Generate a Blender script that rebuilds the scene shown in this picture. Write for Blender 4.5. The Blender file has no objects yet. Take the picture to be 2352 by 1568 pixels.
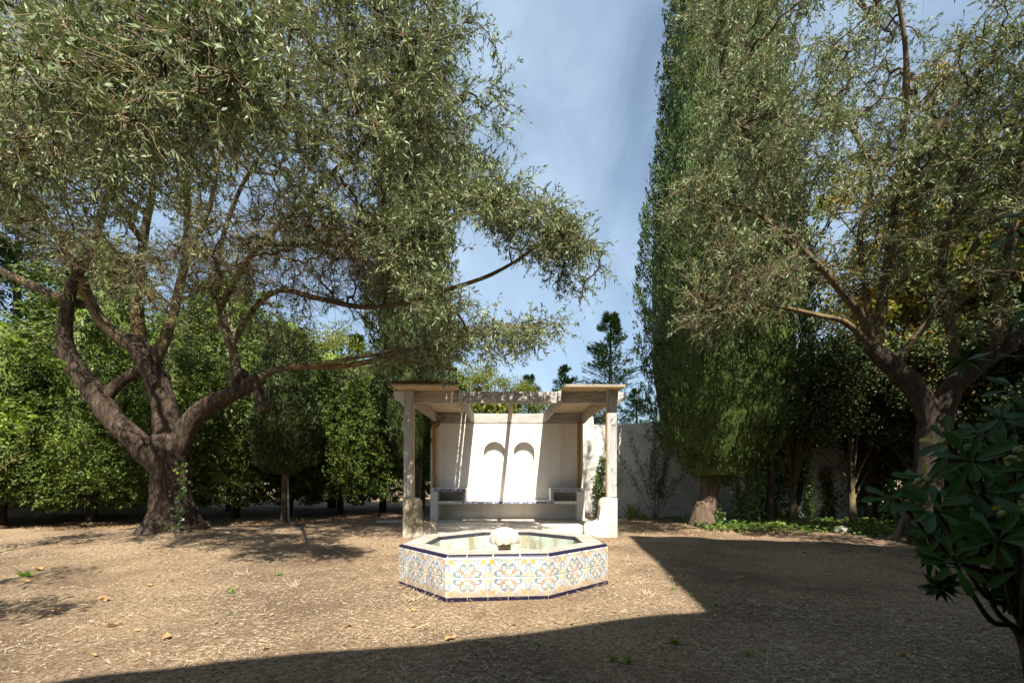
import bpy, bmesh, math, random
import numpy as np
from mathutils import Vector, Matrix

# ------------------------------------------------------------------ camera, sky, sun, exposure
SC = bpy.context.scene
COL = SC.collection
CAMZ = 1.27
cam_d = bpy.data.cameras.new('camera'); cam = bpy.data.objects.new('camera', cam_d); COL.objects.link(cam)
cam.location = (0, 0, CAMZ); cam.rotation_euler = (math.radians(90), 0, 0)
cam_d.sensor_width = 36; cam_d.lens = 16.15; cam_d.shift_y = 0.1292; cam_d.clip_end = 3000; cam_d.clip_start = 0.05
SC.camera = cam
TOSUN = Vector((0.115, -0.833, 1.0)).normalized()
SUN_EL = math.asin(TOSUN.z); SUN_AZ = math.atan2(TOSUN.x, TOSUN.y)
W = bpy.data.worlds.new('World'); SC.world = W; W.use_nodes = True
wn, wl = W.node_tree.nodes, W.node_tree.links
for n in list(wn): wn.remove(n)
w_out = wn.new('ShaderNodeOutputWorld'); w_bg = wn.new('ShaderNodeBackground'); w_bg.inputs['Strength'].default_value = 0.05
sky = wn.new('ShaderNodeTexSky'); sky.sky_type = 'NISHITA'; sky.sun_disc = False
sky.sun_elevation = SUN_EL; sky.sun_rotation = SUN_AZ; sky.air_density = 1.0; sky.dust_density = 1.0; sky.ozone_density = 1.0
tc = wn.new('ShaderNodeTexCoord'); mp = wn.new('ShaderNodeMapping'); mp.inputs['Scale'].default_value = (3.2, 1.3, 1.7)
mp.inputs['Rotation'].default_value = (0.3, 0.55, 0.4)
cn = wn.new('ShaderNodeTexNoise'); cn.inputs['Scale'].default_value = 1.35; cn.inputs['Detail'].default_value = 9; cn.inputs['Roughness'].default_value = 0.56; cn.inputs['Distortion'].default_value = 0.55
cr = wn.new('ShaderNodeValToRGB'); cr.color_ramp.elements[0].position = 0.36; cr.color_ramp.elements[1].position = 0.78
cr.color_ramp.elements[0].color = (0.22, 0.22, 0.22, 1); cr.color_ramp.elements[1].color = (0.70, 0.70, 0.70, 1)
cm = wn.new('ShaderNodeMixRGB'); cm.inputs[2].default_value = (7.0, 7.9, 8.9, 1)
wt = wn.new('ShaderNodeMixRGB'); wt.blend_type = 'MULTIPLY'; wt.inputs[0].default_value = 1; wt.inputs[2].default_value = (0.93, 1.05, 1.13, 1); wl.new(cm.outputs[0], wt.inputs[1])
wl.new(tc.outputs['Generated'], mp.inputs['Vector']); wl.new(mp.outputs[0], cn.inputs['Vector']); wl.new(cn.outputs['Fac'], cr.inputs[0])
wl.new(cr.outputs[0], cm.inputs[0]); wl.new(sky.outputs[0], cm.inputs[1]); wl.new(wt.outputs[0], w_bg.inputs['Color']); wl.new(w_bg.outputs[0], w_out.inputs['Surface'])
sun_d = bpy.data.lights.new('sun', 'SUN'); sun = bpy.data.objects.new('sun', sun_d); COL.objects.link(sun)
sun_d.energy = 5.0; sun_d.angle = math.radians(0.5); sun_d.color = (1.0, 0.93, 0.82)
sun.rotation_euler = TOSUN.to_track_quat('Z', 'Y').to_euler(); sun.location = (0, -20, 30)
vs = SC.view_settings; vs.view_transform = 'Standard'; vs.look = 'None'; vs.exposure = 1.3; vs.gamma = 1; vs.use_curve_mapping = False
SC.render.engine = 'CYCLES'
SC.cycles.use_denoising = True
SC.cycles.max_bounces = 6; SC.cycles.diffuse_bounces = 2; SC.cycles.transparent_max_bounces = 4
SC.cycles.sample_clamp_indirect = 8

RNG = np.random.default_rng(11); random.seed(5)
FD, CXD, YHD = 1054.7, 1176.0, 1088.0          # measured picture units -> metres
def at(x, y, d): return Vector(((x - CXD) * d / FD, d, CAMZ - (y - YHD) * d / FD))

# ------------------------------------------------------------------ object helpers
def tag(o, label=None, cat=None, group=None, kind=None):
    if label: o['label'] = label
    if cat: o['category'] = cat
    if group: o['group'] = group
    if kind: o['kind'] = kind
    return o
def empty(name, loc=(0, 0, 0), rz=0, **k):
    o = bpy.data.objects.new(name, None); COL.objects.link(o); o.location = loc; o.rotation_euler = (0, 0, rz); o.empty_display_size = 0.1
    return tag(o, **k)
def link(name, me, mat=None, parent=None, loc=None, **k):
    o = bpy.data.objects.new(name, me); COL.objects.link(o)
    if mat is not None and not me.materials: me.materials.append(mat)
    if parent is not None: o.parent = parent
    if loc is not None: o.location = loc
    return tag(o, **k)
def fast_mesh(name, V, F, smooth=False, uv=None):
    V = np.asarray(V, np.float32).reshape(-1, 3); F = np.asarray(F, np.int32); n, k = F.shape
    me = bpy.data.meshes.new(name); me.vertices.add(len(V)); me.vertices.foreach_set('co', V.ravel())
    me.loops.add(n * k); me.loops.foreach_set('vertex_index', F.ravel())
    me.polygons.add(n); me.polygons.foreach_set('loop_start', np.arange(0, n * k, k, dtype=np.int32)); me.polygons.foreach_set('loop_total', np.full(n, k, np.int32))
    if smooth: me.polygons.foreach_set('use_smooth', np.ones(n, bool))
    if uv is not None:
        l = me.uv_layers.new(name='UVMap'); l.data.foreach_set('uv', np.asarray(uv, np.float32).ravel())
    me.update(calc_edges=True); return me
def nrm(a): return a / np.maximum(np.linalg.norm(a, axis=-1, keepdims=True), 1e-9)
def rvec(n, rng=RNG): return nrm(rng.normal(size=(n, 3)))
def leaf_mesh(name, P, D, N, L, Wd, bend=0.0):
    """one quad per leaf: base, side, tip, side"""
    P = np.asarray(P, float); n = len(P); D = nrm(D); S = nrm(np.cross(D, N)); Nn = np.cross(S, D)
    L = np.asarray(L).reshape(-1, 1); Wd = np.asarray(Wd).reshape(-1, 1)
    mid = P + D * L * 0.45 + Nn * L * bend
    V = np.stack([P, mid + S * Wd * 0.5, P + D * L, mid - S * Wd * 0.5], 1).reshape(-1, 3)
    return fast_mesh(name, V, np.arange(4 * n).reshape(n, 4))
def seg_mesh(name, A, B, ra, rb, k=3):
    """open k-sided prisms between points"""
    A = np.asarray(A, float); B = np.asarray(B, float); n = len(A); d = nrm(B - A)
    h = np.where(np.abs(d[:, 2:3]) > 0.9, np.array([[1., 0, 0]]), np.array([[0., 0, 1]]))
    u = nrm(np.cross(d, h)); v = np.cross(d, u)
    ra = np.broadcast_to(np.asarray(ra, float), (n,)); rb = np.broadcast_to(np.asarray(rb, float), (n,))
    th = np.arange(k) * 2 * np.pi / k
    ring = u[:, None, :] * np.cos(th)[None, :, None] + v[:, None, :] * np.sin(th)[None, :, None]
    V = np.concatenate([A[:, None] + ring * ra[:, None, None], B[:, None] + ring * rb[:, None, None]], 1).reshape(-1, 3)
    i = np.arange(k); j = (i + 1) % k
    q = np.stack([i, j, j + k, i + k], 1)
    F = (np.arange(n)[:, None, None] * 2 * k + q[None]).reshape(-1, 4)
    return fast_mesh(name, V, F, smooth=True)
def wob(P, freq, seed=0, octs=3):
    """cheap smooth noise, about -1..1"""
    r = np.random.default_rng(seed); P = np.asarray(P, float); o = np.zeros(P.shape[:-1]); a = 1.0; tot = 0
    for k in range(octs):
        for m in range(4):
            w = nrm(r.normal(size=3)) * freq * (2 ** k); o += a * np.sin(P @ w + r.uniform(0, 6.28)); tot += a * 0.55
        a *= 0.55
    return o / tot
class MB:
    """collects shapes, links them as one mesh"""
    def __init__(s): s.bm = bmesh.new()
    def box(s, x0, x1, y0, y1, z0, z1, bev=0.0, M=None):
        vs_ = [s.bm.verts.new((x, y, z)) for z in (z0, z1) for y in (y0, y1) for x in (x0, x1)]
        fs = [s.bm.faces.new([vs_[i] for i in q]) for q in ((0, 2, 3, 1), (4, 5, 7, 6), (0, 1, 5, 4), (2, 6, 7, 3), (0, 4, 6, 2), (1, 3, 7, 5))]
        if M is not None: bmesh.ops.transform(s.bm, matrix=M, verts=vs_)
        if bev > 0:
            es = list({e for f in fs for e in f.edges}); bmesh.ops.bevel(s.bm, geom=es, offset=bev, segments=1, affect='EDGES')
        return s
    def prism(s, pts, y0, y1, bev=0.0, seg=2):
        """outline in x,z pushed along y"""
        a = [s.bm.verts.new((x, y0, z)) for x, z in pts]; b = [s.bm.verts.new((x, y1, z)) for x, z in pts]
        f0 = s.bm.faces.new(a); f1 = s.bm.faces.new(b[::-1]); n = len(pts)
        for i in range(n): s.bm.faces.new((a[i], b[i], b[(i + 1) % n], a[(i + 1) % n]))
        if bev > 0: bmesh.ops.bevel(s.bm, geom=list(f0.edges) + list(f1.edges), offset=bev, segments=seg, affect='EDGES')
        return s
    def build(s, name, mat, parent=None, smooth=False, **k):
        bmesh.ops.recalc_face_normals(s.bm, faces=s.bm.faces)
        me = bpy.data.meshes.new(name); s.bm.to_mesh(me); s.bm.free()
        if smooth:
            for p in me.polygons: p.use_smooth = True
        return link(name, me, mat, parent, **k)
def catmull(pts, step=0.12):
    pts = [np.array(p, float) for p in pts]; P = [2 * pts[0] - pts[1]] + pts + [2 * pts[-1] - pts[-2]]; out = []
    for i in range(1, len(P) - 2):
        a, b, c, d = P[i - 1:i + 3]; n = max(2, int(np.linalg.norm((c - b)[:3]) / step))
        for t in np.arange(n) / n:
            out.append(0.5 * ((2 * b) + (c - a) * t + (2 * a - 5 * b + 4 * c - d) * t * t + (3 * b - a - 3 * c + d) * t ** 3))
    out.append(P[-2]); return np.array(out)
def tube_arrays(path, k=14, rough=0.08, seed=0, ridges=True, flare=None):
    """path rows x,y,z,r -> ring vertices + quads, lumpy like bark"""
    C = path[:, :3]; R = path[:, 3]; n = len(C); T = nrm(np.gradient(C, axis=0))
    u = np.zeros((n, 3)); ref = np.array([0.3, 1.0, 0.1]); u[0] = ref - T[0] * (ref @ T[0])
    for i in range(1, n): u[i] = u[i - 1] - T[i] * (u[i - 1] @ T[i])
    u = nrm(u); v = np.cross(T, u); th = np.arange(k) * 2 * np.pi / k
    ring = u[:, None] * np.cos(th)[None, :, None] + v[:, None] * np.sin(th)[None, :, None]
    V = C[:, None] + ring * R[:, None, None]
    s = wob(V, 3.5, seed, 3) * rough * 0.9
    if ridges:
        Vs = V.copy(); Vs[..., 2] *= 0.25; s = s + wob(Vs, 11.0, seed + 5, 2) * rough * 0.9
    if flare is not None: s = s + flare(V, th)
    V = C[:, None] + ring * (R[:, None] * (1 + s))[..., None]
    i = np.arange(k); j = (i + 1) % k
    F = (np.arange(n - 1)[:, None, None] * k + np.stack([i, j, j + k, i + k], 1)[None]).reshape(-1, 4)
    cap = np.concatenate([V[-1].mean(0, keepdims=True)]); V = np.concatenate([V.reshape(-1, 3), cap])
    m = len(V) - 1; b = (n - 1) * k
    F = np.concatenate([F, np.stack([b + i, b + j, np.full(k, m), np.full(k, m)], 1)]); F[-k:, 3] = F[-k:, 2]
    return V, F
def join_arrays(parts):
    V, F, o = [], [], 0
    for v, f in parts: V.append(v); F.append(f + o); o += len(v)
    return np.concatenate(V), np.concatenate(F)
def quads_mesh(name, V, F):
    """faces whose last two indices coincide are triangles"""
    tri = F[:, 2] == F[:, 3]
    me = bpy.data.meshes.new(name); me.from_pydata(V.tolist(), [], F[~tri].tolist() + F[tri][:, :3].tolist())
    me.polygons.foreach_set('use_smooth', np.ones(len(me.polygons), bool)); me.update(); return me

# ------------------------------------------------------------------ materials
def new_mat(name):
    m = bpy.data.materials.new(name); m.use_nodes = True; nt = m.node_tree
    for n in list(nt.nodes): nt.nodes.remove(n)
    out = nt.nodes.new('ShaderNodeOutputMaterial'); b = nt.nodes.new('ShaderNodeBsdfPrincipled'); nt.links.new(b.outputs[0], out.inputs[0])
    return m, nt, b, out
def NN(nt, t, **k):
    n = nt.nodes.new(t)
    for a, v in k.items():
        if hasattr(n, a): setattr(n, a, v)
        else: n.inputs[a].default_value = v
    return n
def ramp(nt, src, stops):
    r = nt.nodes.new('ShaderNodeValToRGB'); e = r.color_ramp.elements
    while len(e) < len(stops): e.new(0.5)
    for el, (p, c) in zip(e, stops): el.position = p; el.color = (*c, 1) if len(c) == 3 else c
    nt.links.new(src, r.inputs[0]); return r.outputs[0]
def mixc(nt, f, a, b, mode='MIX'):
    m = nt.nodes.new('ShaderNodeMixRGB'); m.blend_type = mode
    for s, v in ((0, f), (1, a), (2, b)):
        if isinstance(v, (int, float)): m.inputs[s].default_value = v
        elif isinstance(v, tuple): m.inputs[s].default_value = (*v, 1)
        else: nt.links.new(v, m.inputs[s])
    return m.outputs[0]
def noise(nt, vec, scale, detail=5, rough=0.6, dist=0.0):
    n = NN(nt, 'ShaderNodeTexNoise', Scale=scale, Detail=detail, Roughness=rough, Distortion=dist); nt.links.new(vec, n.inputs['Vector']); return n.outputs['Fac']
def coords(nt, kind='Object', scale=(1, 1, 1)):
    t = nt.nodes.new('ShaderNodeTexCoord'); m = NN(nt, 'ShaderNodeMapping', Scale=scale); nt.links.new(t.outputs[kind], m.inputs[0]); return m.outputs[0]
def worldpos(nt, scale=(1, 1, 1)):
    g = nt.nodes.new('ShaderNodeNewGeometry'); m = NN(nt, 'ShaderNodeMapping', Scale=scale); nt.links.new(g.outputs['Position'], m.inputs[0]); return m.outputs[0]
def bump(nt, b, h, strength=0.3, dist=0.02):
    n = NN(nt, 'ShaderNodeBump', Strength=strength, Distance=dist); nt.links.new(h, n.inputs['Height']); nt.links.new(n.outputs[0], b.inputs['Normal'])
def foliage_mat(name, cols, back=None, trans=0.28, rough=0.5, spec=0.35, patch=None):
    m, nt, b, out = new_mat(name); g = nt.nodes.new('ShaderNodeNewGeometry')
    c = ramp(nt, g.outputs['Random Per Island'], [(i / max(1, len(cols) - 1), k) for i, k in enumerate(cols)])
    if patch:
        f = ramp(nt, noise(nt, worldpos(nt), patch[1], 3), [(patch[2], (0, 0, 0)), (patch[2] + 0.14, (1, 1, 1))]); c = mixc(nt, f, c, patch[0])
    if back: c = mixc(nt, g.outputs['Backfacing'], c, back)
    nt.links.new(c, b.inputs['Base Color']); b.inputs['Roughness'].default_value = rough; b.inputs['Specular IOR Level'].default_value = spec
    t = nt.nodes.new('ShaderNodeBsdfTranslucent'); nt.links.new(mixc(nt, 1.0, c, (1.25, 1.3, 0.55), 'MULTIPLY'), t.inputs[0])
    mx = NN(nt, 'ShaderNodeMixShader'); mx.inputs[0].default_value = trans; nt.links.new(b.outputs[0], mx.inputs[1]); nt.links.new(t.outputs[0], mx.inputs[2]); nt.links.new(mx.outputs[0], out.inputs[0])
    return m
def bark_mat(name, a, bcol, c, sc=(9, 9, 2.2), lichen=None, strength=0.9, dist=0.03):
    m, nt, b, out = new_mat(name); v = worldpos(nt, sc); n1 = noise(nt, v, 1.0, 8, 0.65, 0.6)
    col = ramp(nt, n1, [(0.3, a), (0.52, bcol), (0.72, c)])
    if lichen: col = mixc(nt, ramp(nt, noise(nt, worldpos(nt), 2.6, 5), [(0.52, (0, 0, 0)), (0.66, (0.8, 0.8, 0.8))]), col, lichen)
    nt.links.new(col, b.inputs['Base Color']); b.inputs['Roughness'].default_value = 0.9; b.inputs['Specular IOR Level'].default_value = 0.15
    bump(nt, b, n1, strength, dist); return m
def simple(name, stops, sc=3.0, rough=0.8, kind='world', scale=(1, 1, 1), bs=0.25, bd=0.01, spec=0.3, det=7):
    m, nt, b, out = new_mat(name); v = worldpos(nt, scale) if kind == 'world' else coords(nt, 'Object', scale)
    n1 = noise(nt, v, sc, det, 0.62, 0.2); nt.links.new(ramp(nt, n1, stops), b.inputs['Base Color']); b.inputs['Roughness'].default_value = rough; b.inputs['Specular IOR Level'].default_value = spec
    if bs > 0: bump(nt, b, noise(nt, v, sc * 6, 5), bs, bd)
    return m

MT = {}
MT['olive_leaf'] = foliage_mat('olive_leaf', [(0.035, 0.06, 0.017), (0.085, 0.122, 0.04), (0.19, 0.24, 0.10), (0.05, 0.085, 0.023)], back=(0.25, 0.30, 0.175), trans=0.08, rough=0.58, spec=0.22)
MT['twig'] = bark_mat('twig_bark', (0.10, 0.077, 0.053), (0.20, 0.16, 0.10), (0.31, 0.255, 0.165), (14, 14, 14), lichen=(0.29, 0.235, 0.095), strength=0.2)
MT['olive_bark'] = bark_mat('olive_bark', (0.022, 0.016, 0.012), (0.075, 0.055, 0.04), (0.17, 0.13, 0.095), (15, 15, 3.2), strength=1.0, dist=0.09)
MT['olive_limb'] = bark_mat('olive_limb', (0.045, 0.035, 0.024), (0.11, 0.085, 0.055), (0.18, 0.14, 0.09), (12, 12, 4), lichen=(0.22, 0.165, 0.06), strength=0.6)
MT['cypress_bark'] = bark_mat('cypress_bark', (0.05, 0.038, 0.028), (0.13, 0.095, 0.068), (0.20, 0.15, 0.105), (16, 16, 1.3), strength=0.8)
MT['dark_bark'] = bark_mat('dark_bark', (0.018, 0.014, 0.011), (0.05, 0.038, 0.029), (0.085, 0.066, 0.05), (12, 12, 2.0))
MT['cypress'] = foliage_mat('cypress_leaf', [(0.017, 0.034, 0.007), (0.036, 0.068, 0.012), (0.078, 0.122, 0.022), (0.025, 0.048, 0.009)], trans=0.06, rough=0.65, patch=((0.10, 0.115, 0.035), 1.3, 0.62))
MT['dark_cypress'] = foliage_mat('dark_cypress_leaf', [(0.03, 0.05, 0.014), (0.05, 0.075, 0.02), (0.075, 0.10, 0.03)], trans=0.12, rough=0.6)
MT['hedge'] = foliage_mat('hedge_leaf', [(0.02, 0.04, 0.006), (0.05, 0.085, 0.011), (0.13, 0.175, 0.025), (0.03, 0.056, 0.008)], trans=0.08, rough=0.55, patch=((0.13, 0.095, 0.035), 0.75, 0.62))
MT['conifer'] = foliage_mat('conifer_leaf', [(0.02, 0.05, 0.02), (0.035, 0.075, 0.025), (0.055, 0.10, 0.035)], trans=0.12, rough=0.55)
MT['broadleaf'] = foliage_mat('broad_leaf', [(0.08, 0.13, 0.02), (0.12, 0.17, 0.03), (0.18, 0.19, 0.035), (0.24, 0.18, 0.035)], trans=0.35, patch=((0.30, 0.19, 0.04), 0.8, 0.62))
MT['autumn'] = foliage_mat('autumn_leaf', [(0.10, 0.14, 0.025), (0.20, 0.19, 0.035), (0.32, 0.22, 0.04), (0.36, 0.16, 0.05)], trans=0.38, patch=((0.09, 0.14, 0.025), 0.9, 0.5))
MT['brown_leaf'] = foliage_mat('brown_leaf', [(0.13, 0.075, 0.035), (0.19, 0.115, 0.05), (0.10, 0.085, 0.03)], trans=0.2)
MT['ivy'] = foliage_mat('ivy_leaf', [(0.035, 0.075, 0.018), (0.06, 0.12, 0.022), (0.10, 0.17, 0.03), (0.19, 0.20, 0.05)], trans=0.25, rough=0.4, spec=0.5)
MT['lime_leaf'] = foliage_mat('lime_leaf', [(0.12, 0.20, 0.03), (0.17, 0.26, 0.04), (0.21, 0.27, 0.06)], trans=0.4)
MT['bamboo'] = foliage_mat('bamboo_leaf', [(0.15, 0.18, 0.03), (0.22, 0.24, 0.05), (0.12, 0.15, 0.03)], trans=0.35)
MT['grass'] = foliage_mat('grass_blade', [(0.06, 0.11, 0.02), (0.10, 0.16, 0.03), (0.2, 0.19, 0.07)], trans=0.25)
MT['straw'] = foliage_mat('straw', [(0.09, 0.058, 0.034), (0.38, 0.295, 0.195), (0.60, 0.50, 0.36), (0.20, 0.14, 0.085), (0.68, 0.585, 0.44)], trans=0.12, rough=0.7, spec=0.3)
MT['litter'] = foliage_mat('dead_leaf', [(0.25, 0.125, 0.05), (0.36, 0.20, 0.09), (0.45, 0.26, 0.11), (0.19, 0.095, 0.045)], trans=0.15, rough=0.7)

def ground_material():
    m, nt, b, out = new_mat('dry_ground'); v = worldpos(nt)
    fine = noise(nt, v, 30, 7, 0.75, 0.9); strawn = noise(nt, worldpos(nt, (55, 160, 1)), 1.0, 3, 0.6, 1.4); big = noise(nt, v, 0.55, 5, 0.6)
    c = ramp(nt, fine, [(0.36, (0.045, 0.028, 0.016)), (0.46, (0.22, 0.15, 0.09)), (0.60, (0.46, 0.345, 0.225))])
    c = mixc(nt, ramp(nt, strawn, [(0.52, (0, 0, 0)), (0.66, (0.75, 0.75, 0.75))]), c, (0.54, 0.42, 0.28))
    dirt = ramp(nt, big, [(0.42, (0, 0, 0)), (0.60, (0.9, 0.9, 0.9))]); c = mixc(nt, dirt, c, ramp(nt, fine, [(0.3, (0.085, 0.056, 0.036)), (0.7, (0.25, 0.18, 0.12))]))
    nt.links.new(c, b.inputs['Base Color']); b.inputs['Roughness'].default_value = 0.95; b.inputs['Specular IOR Level'].default_value = 0.1
    bump(nt, b, fine, 1.0, 0.035); return m
MT['ground'] = ground_material()
def plaster(name, base, dirty, amount=0.62, streak=True, sc=1.4):
    m, nt, b, out = new_mat(name); v = worldpos(nt)
    c = mixc(nt, ramp(nt, noise(nt, v, sc, 8, 0.68, 0.3), [(amount - 0.12, (0, 0, 0)), (amount + 0.14, (0.85, 0.85, 0.85))]), base, dirty)
    if streak: c = mixc(nt, ramp(nt, noise(nt, worldpos(nt, (5, 5, 0.35)), 1.0, 6, 0.6), [(0.54, (0, 0, 0)), (0.76, (0.5, 0.5, 0.5))]), c, dirty)
    c = mixc(nt, ramp(nt, noise(nt, v, 26, 4, 0.6), [(0.63, (0, 0, 0)), (0.70, (0.45, 0.45, 0.45))]), c, dirty)
    nt.links.new(c, b.inputs['Base Color']); b.inputs['Roughness'].default_value = 0.88; b.inputs['Specular IOR Level'].default_value = 0.2
    bump(nt, b, noise(nt, v, 22, 6, 0.65), 0.25, 0.012); return m
MT['white_wall'] = plaster('white_plaster', (0.74, 0.715, 0.66), (0.50, 0.43, 0.34), 0.66, True)
MT['ochre_wall'] = plaster('ochre_plaster', (0.42, 0.33, 0.21), (0.30, 0.23, 0.14), 0.6)
MT['old_wall'] = plaster('weathered_plaster', (0.64, 0.62, 0.575), (0.25, 0.24, 0.215), 0.58)
MT['hut_wall'] = plaster('hut_plaster', (0.66, 0.66, 0.66), (0.40, 0.40, 0.38), 0.64)
MT['stone_white'] = plaster('worn_white_stone', (0.55, 0.51, 0.43), (0.30, 0.26, 0.17), 0.56)
MT['stone_moss'] = plaster('mossy_stone', (0.50, 0.46, 0.38), (0.11, 0.09, 0.045), 0.46)
MT['patio'] = plaster('patio_screed', (0.60, 0.53, 0.44), (0.40, 0.33, 0.25), 0.56, False, 2.5)
MT['shell'] = plaster('shell_stone', (0.54, 0.49, 0.42), (0.32, 0.24, 0.16), 0.58, False, 6)
MT['stem_stone'] = plaster('stem_stone', (0.46, 0.38, 0.24), (0.25, 0.19, 0.10), 0.55, False, 6)
def wood(name, a, bc, c, sc=(3, 3, 3)):
    m, nt, b, out = new_mat(name); v = coords(nt, 'Object', sc); n1 = noise(nt, v, 2.2, 8, 0.65, 0.7)
    nt.links.new(ramp(nt, n1, [(0.3, a), (0.5, bc), (0.7, c)]), b.inputs['Base Color']); b.inputs['Roughness'].default_value = 0.85; b.inputs['Specular IOR Level'].default_value = 0.2
    bump(nt, b, n1, 0.35, 0.01); return m
MT['post_wood'] = wood('grey_post_wood', (0.22, 0.21, 0.195), (0.37, 0.36, 0.34), (0.48, 0.465, 0.44), (14, 14, 1.4))
MT['beam_wood'] = wood('grey_beam_wood', (0.21, 0.19, 0.165), (0.38, 0.355, 0.32), (0.52, 0.495, 0.455), (1.6, 9, 12))
MT['rafter_wood'] = wood('rafter_wood', (0.17, 0.135, 0.10), (0.34, 0.28, 0.21), (0.44, 0.37, 0.28), (10, 1.6, 10))
MT['corbel'] = wood('limewashed_wood', (0.52, 0.49, 0.44), (0.62, 0.59, 0.54), (0.68, 0.65, 0.6), (5, 5, 5))
MT['board'] = wood('roof_board', (0.38, 0.29, 0.17), (0.52, 0.41, 0.26), (0.60, 0.49, 0.33), (2.0, 6, 6))
MT['orange_wood'] = wood('orange_stained_wood', (0.28, 0.12, 0.03), (0.40, 0.19, 0.055), (0.48, 0.25, 0.08), (12, 12, 1.5))
MT['navy'] = simple('navy_glaze', [(0.3, (0.010, 0.008, 0.022)), (0.6, (0.015, 0.012, 0.040)), (0.8, (0.04, 0.035, 0.075))], 14, 0.4, bs=0.1, spec=0.3)
MT['navy_worn'] = simple('worn_navy_glaze', [(0.3, (0.022, 0.02, 0.032)), (0.6, (0.045, 0.042, 0.06)), (0.74, (0.25, 0.23, 0.22))], 22, 0.5, bs=0.2)
MT['grout'] = simple('grout', [(0.3, (0.46, 0.43, 0.38)), (0.7, (0.58, 0.55, 0.51))], 9, 0.9)
MT['pool_tile'] = simple('pale_green_tile', [(0.34, (0.28, 0.25, 0.17)), (0.45, (0.38, 0.45, 0.38)), (0.7, (0.44, 0.52, 0.45))], 4.5, 0.5, scale=(1, 1, 0.4), bs=0.1)
MT['pool_floor'] = simple('basin_floor', [(0.3, (0.24, 0.20, 0.14)), (0.6, (0.48, 0.48, 0.40))], 3, 0.8)
MT['rock'] = simple('grey_rock', [(0.3, (0.26, 0.25, 0.23)), (0.7, (0.46, 0.44, 0.41))], 7, 0.9)
MT['dark_void'] = simple('opening_shade_paint', [(0.3, (0.02, 0.018, 0.015)), (0.7, (0.045, 0.04, 0.033))], 6, 0.7)  # flat dark colour standing in for the shade inside window openings
MT['reed'] = simple('reed', [(0.3, (0.20, 0.17, 0.13)), (0.7, (0.42, 0.37, 0.30))], 5, 0.85, scale=(20, 20, 1))
MT['roof_tile'] = simple('terracotta', [(0.3, (0.30, 0.13, 0.07)), (0.7, (0.46, 0.23, 0.13))], 6, 0.85)

# --- painted majolica tile, written as node arithmetic over the tile's own face coordinates
class X:
    def __init__(s, nt, v): s.nt, s.v = nt, v
    def op(s, o, *a):
        n = s.nt.nodes.new('ShaderNodeMath'); n.operation = o
        for i, q in enumerate((s,) + a):
            q = q.v if isinstance(q, X) else q
            if isinstance(q, (int, float)): n.inputs[i].default_value = q
            else: s.nt.links.new(q, n.inputs[i])
        return X(s.nt, n.outputs[0])
    def __add__(s, o): return s.op('ADD', o)
    def __sub__(s, o): return s.op('SUBTRACT', o)
    def __mul__(s, o): return s.op('MULTIPLY', o)
    def __truediv__(s, o): return s.op('DIVIDE', o)
    def abs(s): return s.op('ABSOLUTE')
    def sqrt(s): return s.op('SQRT')
    def max(s, o): return s.op('MAXIMUM', o)
    def min(s, o): return s.op('MINIMUM', o)
    def inside(s, r, soft=0.02):
        """1 where s < r"""
        n = s.nt.nodes.new('ShaderNodeMapRange'); n.interpolation_type = 'SMOOTHSTEP'; s.nt.links.new(s.v, n.inputs[0])
        n.inputs[1].default_value = r - soft; n.inputs[2].default_value = r + soft; n.inputs[3].default_value = 1; n.inputs[4].default_value = 0
        return X(s.nt, n.outputs[0])
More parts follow.
